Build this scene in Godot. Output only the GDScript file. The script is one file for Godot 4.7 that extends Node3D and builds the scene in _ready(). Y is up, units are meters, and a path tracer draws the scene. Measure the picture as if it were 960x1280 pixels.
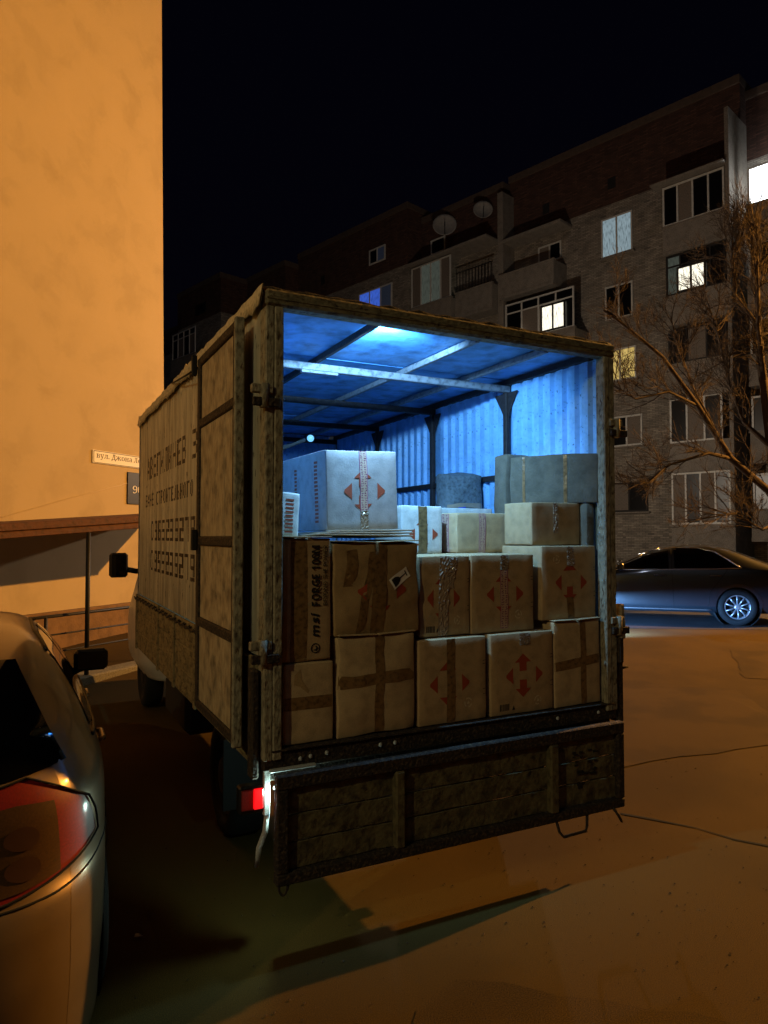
extends Node3D

const YAW := 0.4668                      # the truck stands turned by this angle
const BED := 0.89                        # height of the load bed
const TRUCK_AT := Vector3(-0.4588, 0.0, -3.2109)
const SODIUM := Color(1.0, 0.70, 0.32)

var M := {}
var taken := {}
var rng := RandomNumberGenerator.new()
var truck: Node3D
var truck_xf: Transform3D
var house: Node3D

# ------------------------------------------------------------------ helpers
func numbered(n: String) -> String:
	if not taken.has(n):
		taken[n] = 0
		return n
	taken[n] += 1
	return "%s_%03d" % [n, taken[n]]

func tag(o: Node3D, label: String, category := "", group := "", kind := "") -> Node3D:
	if label != "": o.set_meta("label", label)
	if category != "": o.set_meta("category", category)
	if group != "": o.set_meta("group", group)
	if kind != "": o.set_meta("kind", kind)
	return o

func thing(called: String, label: String, category: String, xf := Transform3D(), group := "") -> Node3D:
	var o := Node3D.new()
	o.name = numbered(called)
	add_child(o)
	o.transform = xf
	tag(o, label, category, group)
	return o

func st(smooth := false) -> SurfaceTool:
	var s := SurfaceTool.new()
	s.begin(Mesh.PRIMITIVE_TRIANGLES)
	s.set_smooth_group(0 if smooth else -1)
	return s

func build(s: SurfaceTool, called: String, m: Material, parent: Node = null) -> MeshInstance3D:
	s.generate_normals()
	var o := MeshInstance3D.new()
	o.mesh = s.commit()
	o.material_override = m
	if parent == null:
		o.name = numbered(called)
		add_child(o)
	else:
		o.name = called
		parent.add_child(o, true)
	return o

func struct(s: SurfaceTool, called: String, m: Material, label := "") -> MeshInstance3D:
	return tag(build(s, called, m), label if label != "" else called.replace("_", " "), "", "", "structure") as MeshInstance3D

func again(mesh: Mesh, called: String, m: Material, parent: Node, xf: Transform3D) -> MeshInstance3D:
	var o := MeshInstance3D.new()
	o.mesh = mesh
	o.material_override = m
	o.name = called
	o.transform = xf
	parent.add_child(o, true)
	return o

func tri(s: SurfaceTool, a: Vector3, b: Vector3, c: Vector3, hint: Vector3) -> void:
	if (c - a).cross(b - a).dot(hint) < 0.0:
		var t := b
		b = c
		c = t
	s.add_vertex(a); s.add_vertex(b); s.add_vertex(c)

func quad(s: SurfaceTool, a: Vector3, b: Vector3, c: Vector3, d: Vector3, hint: Vector3) -> void:
	tri(s, a, b, c, hint)
	tri(s, a, c, d, hint)

func box(s: SurfaceTool, c: Vector3, size: Vector3, bev := 0.0, B := Basis()) -> void:
	var h := size * 0.5
	var b := minf(bev, minf(h.x, minf(h.y, h.z)) * 0.49)
	var P := func(p: Vector3) -> Vector3: return c + B * p
	for ax in 3:
		var u := (ax + 1) % 3
		var v := (ax + 2) % 3
		for sg in [-1.0, 1.0]:
			var q := []
			for k in [[-1, -1], [1, -1], [1, 1], [-1, 1]]:
				var p := Vector3()
				p[ax] = sg * h[ax]
				p[u] = k[0] * (h[u] - b)
				p[v] = k[1] * (h[v] - b)
				q.append(P.call(p))
			var n := Vector3()
			n[ax] = sg
			quad(s, q[0], q[1], q[2], q[3], B * n)
	if b <= 0.0: return
	for ax in 3:
		var u := (ax + 1) % 3
		var v := (ax + 2) % 3
		for k in [[-1, -1], [1, -1], [1, 1], [-1, 1]]:
			var q := []
			for e in [[-1, 0], [1, 0], [1, 1], [-1, 1]]:
				var p := Vector3()
				p[ax] = e[0] * (h[ax] - b)
				p[u] = k[0] * (h[u] - (b if e[1] else 0.0))
				p[v] = k[1] * (h[v] - (0.0 if e[1] else b))
				q.append(P.call(p))
			var n := Vector3()
			n[u] = k[0]
			n[v] = k[1]
			quad(s, q[0], q[1], q[2], q[3], B * n)
	for x in [-1.0, 1.0]:
		for y in [-1.0, 1.0]:
			for z in [-1.0, 1.0]:
				tri(s, P.call(Vector3(x * h.x, y * (h.y - b), z * (h.z - b))), P.call(Vector3(x * (h.x - b), y * h.y, z * (h.z - b))), P.call(Vector3(x * (h.x - b), y * (h.y - b), z * h.z)), B * Vector3(x, y, z))

func bx(s: SurfaceTool, x0: float, x1: float, y0: float, y1: float, z0: float, z1: float, bev := 0.0) -> void:
	box(s, Vector3((x0 + x1) / 2, (y0 + y1) / 2, (z0 + z1) / 2), Vector3(absf(x1 - x0), absf(y1 - y0), absf(z1 - z0)), bev)

func onebox(called: String, m: Material, parent: Node, x0: float, x1: float, y0: float, y1: float, z0: float, z1: float, bev := 0.0) -> MeshInstance3D:
	var s := st()
	bx(s, x0, x1, y0, y1, z0, z1, bev)
	return build(s, called, m, parent)

func tube(s: SurfaceTool, pts: Array, r, n := 8, cap := true) -> void:
	var k := pts.size()
	var up := Vector3(0.13, 1, 0.07).normalized()
	var rings := []
	for i in k:
		var t: Vector3 = (pts[mini(i + 1, k - 1)] - pts[maxi(i - 1, 0)]).normalized()
		if absf(t.dot(up)) > 0.97: up = Vector3(1, 0.11, 0.09).normalized()
		var a := t.cross(up).normalized()
		up = a.cross(t).normalized()
		var rr: float = r[i] if r is Array or r is PackedFloat32Array else r
		var ring := []
		for j in n:
			var th := TAU * j / n
			ring.append(pts[i] + (a * cos(th) + up * sin(th)) * rr)
		rings.append(ring)
	for i in k - 1:
		for j in n:
			var j2 := (j + 1) % n
			quad(s, rings[i][j], rings[i][j2], rings[i + 1][j2], rings[i + 1][j], (rings[i][j] + rings[i][j2]) * 0.5 - pts[i])
	if cap:
		for e in [0, k - 1]:
			var out: Vector3 = (pts[0] - pts[1]) if e == 0 else (pts[k - 1] - pts[k - 2])
			for j in range(1, n - 1):
				tri(s, rings[e][0], rings[e][j], rings[e][j + 1], out)

# profile: [radius, along]; axis direction ax through c
func lathe(s: SurfaceTool, c: Vector3, ax: Vector3, prof: Array, n := 24) -> void:
	var u := ax.cross(Vector3.UP if absf(ax.y) < 0.9 else Vector3.RIGHT).normalized()
	var v := ax.cross(u).normalized()
	for i in prof.size() - 1:
		var p0: Array = prof[i]
		var p1: Array = prof[i + 1]
		for j in n:
			var t0 := TAU * j / n
			var t1 := TAU * (j + 1) / n
			var d0 := u * cos(t0) + v * sin(t0)
			var d1 := u * cos(t1) + v * sin(t1)
			var a: Vector3 = c + d0 * p0[0] + ax * p0[1]
			var b: Vector3 = c + d1 * p0[0] + ax * p0[1]
			var e: Vector3 = c + d1 * p1[0] + ax * p1[1]
			var f: Vector3 = c + d0 * p1[0] + ax * p1[1]
			var nrm: Vector3 = (d0 + d1) * (p1[1] - p0[1]) - ax * (p1[0] - p0[0]) * 2.0
			if p0[0] > 1e-5: tri(s, a, b, e, nrm)
			if p1[0] > 1e-5: tri(s, a, e, f, nrm)

func prism(s: SurfaceTool, poly: PackedVector2Array, xf: Transform3D, z0: float, z1: float) -> void:
	var idx := Geometry2D.triangulate_polygon(poly)
	for z in [z0, z1]:
		var nn := xf.basis.z * (1.0 if z == maxf(z0, z1) else -1.0)
		for i in range(0, idx.size(), 3):
			tri(s, xf * Vector3(poly[idx[i]].x, poly[idx[i]].y, z), xf * Vector3(poly[idx[i + 1]].x, poly[idx[i + 1]].y, z), xf * Vector3(poly[idx[i + 2]].x, poly[idx[i + 2]].y, z), nn)
	var ccw := not Geometry2D.is_polygon_clockwise(poly)
	for i in poly.size():
		var a := poly[i]
		var b := poly[(i + 1) % poly.size()]
		var e := b - a
		var nn := Vector3(e.y, -e.x, 0) * (1.0 if ccw else -1.0)
		quad(s, xf * Vector3(a.x, a.y, z0), xf * Vector3(b.x, b.y, z0), xf * Vector3(b.x, b.y, z1), xf * Vector3(a.x, a.y, z1), xf.basis * nn)

# ------------------------------------------------------------------ textures and materials
func ntex(freq: float, stops: Array, sd := 1, oct := 5, size := 512, kind := FastNoiseLite.TYPE_SIMPLEX_SMOOTH, asnormal := -1.0, warped := false) -> NoiseTexture2D:
	var f := FastNoiseLite.new()
	f.noise_type = kind
	f.seed = sd
	f.frequency = freq
	f.fractal_octaves = oct
	var t := NoiseTexture2D.new()
	t.width = size
	t.height = size
	t.seamless = true
	t.noise = f
	if warped:
		f.domain_warp_enabled = true
		f.domain_warp_amplitude = 60.0
		f.domain_warp_frequency = 0.012
		f.domain_warp_fractal_octaves = 4
	if asnormal > 0.0:
		t.as_normal_map = true
		t.bump_strength = asnormal
	elif stops.size():
		var g := Gradient.new()
		var off := PackedFloat32Array()
		var col := PackedColorArray()
		for x in stops:
			off.append(x[0]); col.append(x[1])
		g.offsets = off
		g.colors = col
		t.color_ramp = g
	return t

func grey(v: float) -> Color: return Color(v, v, v)

func mat(called: String, col: Color, rough := 0.8, metal := 0.0, tex: Texture2D = null, scale := 1.0, nrm: Texture2D = null, nscale := 0.5) -> StandardMaterial3D:
	var m := StandardMaterial3D.new()
	m.resource_name = called
	m.albedo_color = col
	m.roughness = rough
	m.metallic = metal
	m.uv1_triplanar = true
	m.uv1_scale = Vector3.ONE * scale
	if tex: m.albedo_texture = tex
	if nrm:
		m.normal_enabled = true
		m.normal_texture = nrm
		m.normal_scale = nscale
	M[called] = m
	return m

func over(m: StandardMaterial3D, tex: Texture2D, scale: float, mul := true) -> StandardMaterial3D:
	m.detail_enabled = true
	m.detail_albedo = tex
	m.detail_blend_mode = BaseMaterial3D.BLEND_MODE_MUL if mul else BaseMaterial3D.BLEND_MODE_MIX
	m.detail_uv_layer = BaseMaterial3D.DETAIL_UV_2
	m.uv2_triplanar = true
	m.uv2_scale = Vector3.ONE * scale
	return m

func glow(called: String, col: Color, e: float) -> StandardMaterial3D:
	var m := mat(called, Color(0.1, 0.1, 0.1), 0.4)
	m.emission_enabled = true
	m.emission = col
	m.emission_energy_multiplier = e
	return m

func brick_texture(a: Color, b: Color, mortar: Color, sd: int, with_normal := false) -> ImageTexture:
	# 1 m = 256 px : stretcher bond, 0.25 x 0.0714 m, for a facade too far off to count its bricks
	var im := Image.create(512, 504, false, Image.FORMAT_RGB8)
	im.fill(mortar)
	var r := RandomNumberGenerator.new()
	r.seed = sd
	for row in 28:
		for k in 9:
			var x := k * 64 - (32 if row % 2 else 0)
			var c := a.lerp(b, r.randf())
			c = c * (0.9 + 0.16 * r.randf())
			if r.randf() < 0.08: c = c * 0.85
			c.a = 1
			var rc := Rect2i(x + 1, row * 18 + 1, 61, 15)
			im.fill_rect(rc.intersection(Rect2i(0, 0, 512, 504)), c)
	im.generate_mipmaps()
	return ImageTexture.create_from_image(im)

const GLYPH := {
	"0": "01110 10001 10001 10001 10001 10001 01110", "1": "00100 01100 00100 00100 00100 00100 01110", "2": "11111 00001 00001 11111 10000 10000 11111", "3": "11111 00001 00001 11111 00001 00001 11111",
	"5": "11111 10000 10000 11111 00001 00001 11111", "6": "11111 10000 10000 11111 10001 10001 11111", "7": "11111 00001 00001 00001 00001 00001 00001", "8": "11111 10001 10001 11111 10001 10001 11111", "9": "11111 10001 10001 11111 00001 00001 11111",
	"А": "00100 01010 01010 10001 11111 10001 10001", "В": "11110 10001 10001 11110 10001 10001 11110", "Е": "11111 10000 10000 11110 10000 10000 11111", "Н": "10001 10001 10001 11111 10001 10001 10001",
	"С": "01111 10000 10000 10000 10000 10000 01111", "Т": "11111 00100 00100 00100 00100 00100 00100", "Р": "11110 10001 10001 11110 10000 10000 10000", "О": "01110 10001 10001 10001 10001 10001 01110",
	"И": "10001 10001 10011 10101 11001 10001 10001", "Л": "00111 01001 01001 01001 01001 01001 10001", "Ь": "10000 10000 10000 11110 10001 10001 11110", "Г": "11111 10000 10000 10000 10000 10000 10000", "М": "10001 11011 10101 10101 10001 10001 10001",
	"З": "11110 00001 00001 01110 00001 00001 11110", "П": "11111 10001 10001 10001 10001 10001 10001",
}

func stencil(im: Image, text: String, x0: float, x1: float, ytop: float, ybot: float, fill: float) -> void:
	# block letters sprayed through a stencil: each cell of a 5 x 7 glyph is a small rectangle
	var w := (x1 - x0) / text.length()
	for i in text.length():
		if not GLYPH.has(text[i]): continue
		var rows: PackedStringArray = GLYPH[text[i]].split(" ")
		var cw := w * fill / 5.0
		var ch := (ybot - ytop) / 7.0
		for r in 7:
			for c in 5:
				if rows[r][c] == "1":
					var worn := 0.75 + 0.25 * rng.randf()
					var rc := Rect2i(int(x0 + i * w + c * cw), int(ytop + r * ch), int(ceil(cw * 1.5)), int(ceil(ch * (0.98 if worn > 0.8 else 0.8))))
					im.fill_rect(rc, Color(0.05, 0.05, 0.07) * (0.8 + 0.5 * rng.randf()) + Color(0, 0, 0, 1))

func tarp_texture() -> ImageTexture:
	var W := 1664
	var H := 704
	var im := Image.create(W, H, false, Image.FORMAT_RGB8)
	var n := FastNoiseLite.new()
	n.seed = 9
	n.frequency = 0.012
	n.fractal_octaves = 4
	for y in H:
		for x in W:
			var v := n.get_noise_2d(x * 1.6, y * 0.25) * 0.5 + 0.5
			var g := n.get_noise_2d(x * 0.3 + 900, y * 0.3) * 0.5 + 0.5
			var d := clampf(0.62 + 0.5 * v, 0.0, 1.0) * (1.0 - 0.35 * clampf((float(y) / H - 0.75) * 4.0, 0, 1) * g)
			if n.get_noise_2d(x * 5.0, y * 1.2 + 400) > 0.52: d *= 0.5
			im.set_pixel(x, y, Color(0.76 * d, 0.74 * d, 0.66 * d))
	# u runs from the cab (0) to the tail (W): 4.08 m ; v from the top (0) to 1.69 m down
	var px := func(d: float) -> float: return (4.08 - d) / 4.08 * W
	var py := func(h: float) -> float: return (2.06 - h) / 1.65 * H
	stencil(im, "АВЕГИЛИНЕВ З", px.call(3.6), px.call(1.36), py.call(1.66), py.call(1.47), 0.72)
	stencil(im, "ВАНЕ СТРОИТЕЛЬНОГО М", px.call(3.65), px.call(1.25), py.call(1.335), py.call(1.225), 0.74)
	stencil(im, "0965239279", px.call(3.32), px.call(1.4), py.call(1.09), py.call(0.925), 0.66)
	stencil(im, "0955239279", px.call(3.32), px.call(1.4), py.call(0.84), py.call(0.665), 0.66)
	im.generate_mipmaps()
	return ImageTexture.create_from_image(im)

func printed_tape_texture() -> ImageTexture:
	var im := Image.create(64, 512, false, Image.FORMAT_RGB8)
	im.fill(Color(0.70, 0.58, 0.50))
	var r := RandomNumberGenerator.new()
	r.seed = 21
	for k in 32:
		for j in 2:
			var x := 6 + j * 28 + r.randi_range(0, 3)
			var y := k * 16 + 2
			for q in 5:
				im.fill_rect(Rect2i(x + r.randi_range(0, 16), y + r.randi_range(0, 8), r.randi_range(3, 9), r.randi_range(2, 4)), Color(0.36, 0.07, 0.26))
	for e in [0, 61]: im.fill_rect(Rect2i(e, 0, 3, 512), Color(0.55, 0.2, 0.45))
	return ImageTexture.create_from_image(im)

func materials() -> void:
	var speck := ntex(0.06, [[0.0, grey(0.55)], [0.45, grey(0.86)], [1.0, grey(1)]], 3, 5)
	var soft := ntex(0.012, [[0.0, grey(0.84)], [0.5, grey(0.95)], [1.0, grey(1)]], 5, 5)
	var streak := ntex(0.02, [[0.0, grey(0.55)], [0.32, grey(0.82)], [0.55, grey(0.95)], [1.0, grey(1)]], 8, 6)
	var bump := ntex(0.05, [], 11, 5, 512, FastNoiseLite.TYPE_SIMPLEX_SMOOTH, 6.0)
	var fine := ntex(0.2, [], 13, 4, 512, FastNoiseLite.TYPE_SIMPLEX_SMOOTH, 5.0)
	var crumple := ntex(0.02, [], 15, 4, 512, FastNoiseLite.TYPE_CELLULAR, 10.0)
	# ground
	var gravel := ntex(0.11, [[0.0, grey(0.35)], [0.35, grey(0.64)], [0.6, grey(0.88)], [0.78, grey(1.0)], [1.0, grey(0.6)]], 17, 6, 1024)
	var stains := ntex(0.006, [[0.0, grey(0.80)], [0.38, grey(0.88)], [0.55, grey(0.97)], [1.0, grey(1.0)]], 19, 5, 512)
	over(mat("yard", Color(0.40, 0.31, 0.125), 0.92, 0, gravel, 1.7, fine, 0.22), stains, 0.11)
	over(mat("asphalt", Color(0.27, 0.27, 0.28), 0.55, 0, gravel, 0.7, fine, 0.35), stains, 0.17)
	over(mat("patch", Color(0.37, 0.285, 0.115), 0.9, 0, gravel, 1.3, fine, 0.25), stains, 0.3)  # slightly darker yard tone for the painted shade sheets
	mat("grit", Color(0.34, 0.28, 0.2), 0.9)
	mat("dark_line", Color(0.09, 0.08, 0.07), 0.8, 0, speck, 3.0)
	over(mat("concrete", Color(0.56, 0.54, 0.50), 0.9, 0, speck, 1.2, bump, 0.5), soft, 0.7)
	# left building
	over(mat("stucco", Color(0.80, 0.72, 0.59), 0.95, 0, ntex(0.15, [[0.0, grey(0.86)], [0.5, grey(0.96)], [1, grey(1)]], 23, 4), 1.0, fine, 0.45), ntex(0.01, [[0.0, grey(0.91)], [0.5, grey(0.98)], [1.0, grey(1)]], 25, 6, 1024, FastNoiseLite.TYPE_SIMPLEX_SMOOTH, -1.0, true), 0.09)
	over(mat("plinth", Color(0.52, 0.40, 0.27), 0.9, 0, soft, 0.8, bump, 0.2), soft, 0.3)
	mat("fascia", Color(0.36, 0.20, 0.13), 0.75, 0, streak, 0.8, bump, 0.3)
	mat("dark_steel", Color(0.10, 0.09, 0.085), 0.6, 0.3, speck, 3.0)
	mat("sign_white", Color(0.90, 0.88, 0.84), 0.5)
	mat("black_plate", Color(0.05, 0.045, 0.045), 0.4)
	mat("ink", Color(0.05, 0.05, 0.06), 0.7)
	mat("white_ink", Color(0.85, 0.83, 0.8), 0.6)
	for k in ["yard", "patch", "stucco", "grit", "dark_line"]: M[k].metallic_specular = 0.25
	# truck
	var rust := ntex(0.02, [[0.0, Color(0.18, 0.12, 0.08)], [0.20, Color(0.28, 0.20, 0.14)], [0.25, Color(0.46, 0.40, 0.31)], [0.36, Color(0.56, 0.52, 0.43)], [0.62, Color(0.61, 0.58, 0.49)], [1.0, Color(0.55, 0.51, 0.42)]], 29, 7, 1024, FastNoiseLite.TYPE_SIMPLEX_SMOOTH, -1.0, true)
	over(mat("worn_paint", Color(1, 1, 1), 0.75, 0.0, rust, 1.6, bump, 0.5), streak, 1.3)
	M.worn_paint.uv1_scale = Vector3(2.4, 0.9, 2.4)
	over(mat("worn_beam", Color(0.78, 0.76, 0.70), 0.8, 0.0, rust, 1.6, bump, 0.5), streak, 1.3)
	M.worn_beam.uv1_scale = Vector3(0.9, 2.4, 0.9)
	var rust_dark := ntex(0.02, [[0.0, Color(0.10, 0.07, 0.05)], [0.45, Color(0.19, 0.135, 0.095)], [0.66, Color(0.28, 0.22, 0.155)], [0.85, Color(0.40, 0.34, 0.25)], [1.0, Color(0.45, 0.38, 0.28)]], 31, 7, 1024, FastNoiseLite.TYPE_SIMPLEX_SMOOTH, -1.0, true)
	over(mat("rusty_steel", Color(0.9, 0.9, 0.9), 0.85, 0.0, rust_dark, 2.0, bump, 0.8), streak, 1.5)
	var board := ntex(0.015, [[0.0, Color(0.24, 0.18, 0.12)], [0.2, Color(0.34, 0.27, 0.18)], [0.3, Color(0.46, 0.39, 0.27)], [0.5, Color(0.52, 0.46, 0.33)], [1.0, Color(0.57, 0.51, 0.39)]], 37, 7, 1024, FastNoiseLite.TYPE_SIMPLEX_SMOOTH, -1.0, true)
	over(mat("gate_board", Color(0.74, 0.75, 0.70), 0.85, 0.0, board, 1.0, bump, 0.4), streak, 0.9)
	over(mat("side_board", Color(1.0, 1.0, 0.97), 0.85, 0.0, board, 1.2, bump, 0.5), streak, 0.7)
	var ply := ntex(0.02, [[0.0, Color(0.44, 0.36, 0.27)], [0.16, Color(0.58, 0.50, 0.39)], [0.3, Color(0.70, 0.63, 0.51)], [1.0, Color(0.80, 0.74, 0.62)]], 41, 7, 1024, FastNoiseLite.TYPE_SIMPLEX_SMOOTH, -1.0, true)
	over(mat("door_panel", Color(0.95, 0.93, 0.9), 0.8, 0, ply, 1.1, bump, 0.25), streak, 0.6)
	M.door_panel.uv1_scale = Vector3(1.6, 0.45, 1.6)
	M.side_board.uv1_scale = Vector3(0.6, 2.0, 0.6)
	mat("torn_canvas", Color(0.80, 0.74, 0.60), 0.9, 0, streak, 2.5, crumple, 0.5)
	var tarp := mat("tarp_print", Color(1, 1, 1), 0.55, 0.1)
	tarp.uv1_triplanar = false
	tarp.albedo_texture = tarp_texture()
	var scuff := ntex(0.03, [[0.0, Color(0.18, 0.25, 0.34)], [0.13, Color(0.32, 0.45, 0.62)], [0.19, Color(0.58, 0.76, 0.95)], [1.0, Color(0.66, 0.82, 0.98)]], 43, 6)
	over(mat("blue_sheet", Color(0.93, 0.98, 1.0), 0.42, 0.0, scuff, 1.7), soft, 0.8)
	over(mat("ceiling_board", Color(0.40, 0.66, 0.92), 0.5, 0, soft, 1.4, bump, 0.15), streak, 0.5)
	mat("rib_steel", Color(0.20, 0.16, 0.16), 0.7, 0.2, streak, 2.0, bump, 0.4)
	mat("rib_light", Color(0.52, 0.52, 0.54), 0.6, 0.1, streak, 2.0, bump, 0.4)
	mat("rubber", Color(0.028, 0.028, 0.028), 0.85, 0, speck, 4.0)
	mat("chassis", Color(0.09, 0.08, 0.07), 0.85, 0, speck, 3.0)
	over(mat("cab_paint", Color(0.74, 0.72, 0.68), 0.35, 0.0), soft, 0.6)
	mat("black_plastic", Color(0.035, 0.035, 0.038), 0.5, 0, speck, 5.0)
	mat("floor_plank", Color(0.40, 0.33, 0.25), 0.9, 0, streak, 1.5, bump, 0.6)
	mat("lamp_white_metal", Color(0.75, 0.76, 0.76), 0.45, 0, speck, 5.0, bump, 0.5)
	glow("tail_lamp_glow", Color(1.0, 0.06, 0.09), 1.1)
	glow("plate_lamp_glow", Color(0.8, 1.0, 0.95), 4.0)
	glow("led_glow", Color(0.7, 0.84, 1.0), 6.0)
	glow("bulb_glow", Color(0.45, 0.78, 1.0), 1.3)
	glow("sodium_glow", Color(1.0, 0.72, 0.35), 6.0)
	glow("yard_glow", Color(1.0, 0.9, 0.76), 1.2)
	glow("cold_glow", Color(0.7, 0.85, 1.0), 4.0)
	# cargo
	var fibre := ntex(0.09, [[0.0, grey(0.84)], [0.5, grey(0.95)], [1, grey(1)]], 47, 4)
	var tones := {"carton_bright": Color(0.66, 0.61, 0.585), "carton_brown": Color(0.73, 0.61, 0.45), "carton_tan": Color(0.77, 0.66, 0.50), "carton_pale": Color(0.72, 0.60, 0.48), "carton_dark": Color(0.68, 0.56, 0.39), "carton_white": Color(0.87, 0.85, 0.82)}
	for k in tones: over(mat(k, tones[k], 0.85, 0, fibre, 3.0, bump, 0.12), soft, 2.0)
	mat("tape_brown", Color(0.50, 0.385, 0.25), 0.28, 0, streak, 3.0, crumple, 0.25)
	mat("tape_clear", Color(0.62, 0.54, 0.46), 0.10, 0, fibre, 4.0, crumple, 0.5)
	var pt := mat("tape_printed", Color(1, 1, 1), 0.22)
	pt.uv1_triplanar = false
	pt.albedo_texture = printed_tape_texture()
	pt.normal_enabled = true
	pt.normal_texture = crumple
	pt.normal_scale = 0.25
	mat("print_red", Color(0.62, 0.25, 0.12), 0.8, 0, fibre, 6.0)
	mat("print_black", Color(0.09, 0.075, 0.06), 0.8, 0, fibre, 6.0)
	mat("print_pale", Color(0.76, 0.68, 0.55), 0.8)
	mat("label_paper", Color(0.92, 0.90, 0.86), 0.6)
	over(mat("blanket", Color(0.40, 0.375, 0.32), 0.98, 0, soft, 2.0, bump, 0.35), soft, 1.4)
	over(mat("grey_wrap", Color(0.42, 0.45, 0.47), 0.7, 0, streak, 3.0, crumple, 0.7), soft, 2.0)
	mat("blue_label", Color(0.1, 0.25, 0.7), 0.5)
	# cars
	var silver := over(mat("silver_paint", Color(0.60, 0.51, 0.40), 0.36, 0.6), ntex(0.01, [[0, grey(0.86)], [1, grey(1)]], 53, 3), 0.6)
	silver.clearcoat_enabled = true
	silver.clearcoat = 0.8
	silver.clearcoat_roughness = 0.12
	var black := mat("black_paint", Color(0.11, 0.12, 0.135), 0.32, 0.0)
	black.clearcoat_enabled = true
	black.clearcoat = 0.9
	black.clearcoat_roughness = 0.06
	mat("car_glass", Color(0.03, 0.03, 0.035), 0.04)
	mat("chrome", Color(0.75, 0.75, 0.76), 0.2, 0.9)
	mat("alloy", Color(0.68, 0.69, 0.71), 0.3, 0.7)
	mat("seam", Color(0.02, 0.02, 0.02), 0.9)
	var red_lens := mat("red_lens", Color(0.55, 0.05, 0.03), 0.12, 0, ntex(0.05, [[0, grey(0.7)], [1, grey(1)]], 57, 2), 4.0)
	red_lens.clearcoat_enabled = true
	mat("amber_lens", Color(0.34, 0.22, 0.06), 0.1, 0, ntex(0.05, [[0, grey(0.7)], [1, grey(1)]], 58, 2), 4.0).clearcoat_enabled = true
	mat("smoke_lens", Color(0.25, 0.14, 0.06), 0.06).clearcoat_enabled = true
	# apartment block
	var white_brick := brick_texture(Color(0.55, 0.52, 0.48), Color(0.66, 0.63, 0.58), Color(0.33, 0.32, 0.30), 61)
	over(mat("pale_brick", Color(0.92, 0.9, 0.88), 0.95, 0, white_brick, 0.5), soft, 0.2)
	var red_brick := brick_texture(Color(0.34, 0.215, 0.165), Color(0.44, 0.30, 0.235), Color(0.22, 0.20, 0.18), 62)
	over(mat("red_brick", Color(0.85, 0.85, 0.85), 0.95, 0, red_brick, 0.5), soft, 0.2)
	over(mat("balcony_plaster", Color(0.60, 0.56, 0.51), 0.95, 0, speck, 0.7, bump, 0.4), soft, 0.4)
	mat("parapet_cap", Color(0.34, 0.28, 0.235), 0.9, 0, soft, 0.5)
	mat("white_frame", Color(0.80, 0.79, 0.76), 0.5, 0, soft, 1.0)
	mat("dark_frame", Color(0.10, 0.085, 0.08), 0.7)
	var wg := mat("window_glass", Color(0.03, 0.033, 0.04), 0.32)
	wg.resource_name = "window_glass"
	var cur := ntex(0.05, [[0, grey(0.55)], [0.5, grey(0.8)], [1, grey(1)]], 67, 3)
	mat("curtain", Color(0.55, 0.50, 0.45), 0.95, 0, cur, 1.5).uv1_scale = Vector3(3, 0.4, 3)
	mat("curtain_blue", Color(0.50, 0.62, 0.85), 0.95, 0, cur, 1.5)
	for g in [["lit_cold", Color(0.72, 0.82, 0.86), 0.55], ["lit_yellow", Color(1.0, 0.86, 0.50), 0.75], ["lit_white", Color(1.0, 0.97, 0.88), 1.7], ["lit_dim", Color(0.62, 0.66, 0.60), 0.16], ["lit_blue", Color(0.30, 0.48, 1.0), 0.6], ["lit_bright", Color(0.95, 0.98, 1.0), 12.0]]:
		var gm := glow(g[0], g[1], g[2])
		gm.emission_texture = ntex(0.03, [[0, grey(0.45)], [0.35, grey(0.85)], [1, grey(1)]], 71, 3, 256)
		gm.uv1_scale = Vector3(2.2, 0.35, 2.2)
		gm.emission_operator = BaseMaterial3D.EMISSION_OP_MULTIPLY
	mat("dish_grey", Color(0.60, 0.58, 0.55), 0.6, 0, soft, 1.0)
	over(mat("bark", Color(0.27, 0.205, 0.14), 0.95, 0, streak, 3.0, bump, 0.8), soft, 1.0)

# ------------------------------------------------------------------ places
func P(x: float, y: float, depth: float) -> Vector3: return Vector3(x, y, -depth)
func T(x: float, y: float, d: float) -> Vector3: return Vector3(x, BED + y, -d)

func rise(depth: float) -> float:         # the yard climbs a little towards the far block
	return 0.22 * smoothstep(7.5, 12.6, depth)

func omni(at: Vector3, col: Color, e: float, size := 0.05, parent: Node = null) -> OmniLight3D:
	var l := OmniLight3D.new()
	l.name = "lamp_light"
	l.light_color = col
	l.light_energy = e
	l.light_size = size
	l.omni_range = 60.0
	l.omni_attenuation = 2.0
	l.shadow_enabled = true
	l.position = at
	(parent if parent else self).add_child(l, true)
	return l

func spot(at: Vector3, to: Vector3, col: Color, e: float, angle: float, soft: float, size: float, parent: Node = null) -> SpotLight3D:
	var l := SpotLight3D.new()
	l.name = "lamp_light"
	l.light_color = col
	l.light_energy = e
	l.light_size = size
	l.spot_range = 80.0
	l.spot_attenuation = 2.0
	l.spot_angle = angle
	l.spot_angle_attenuation = soft
	l.shadow_enabled = true
	(parent if parent else self).add_child(l, true)
	l.look_at_from_position(at, to, Vector3.UP)
	return l

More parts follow.
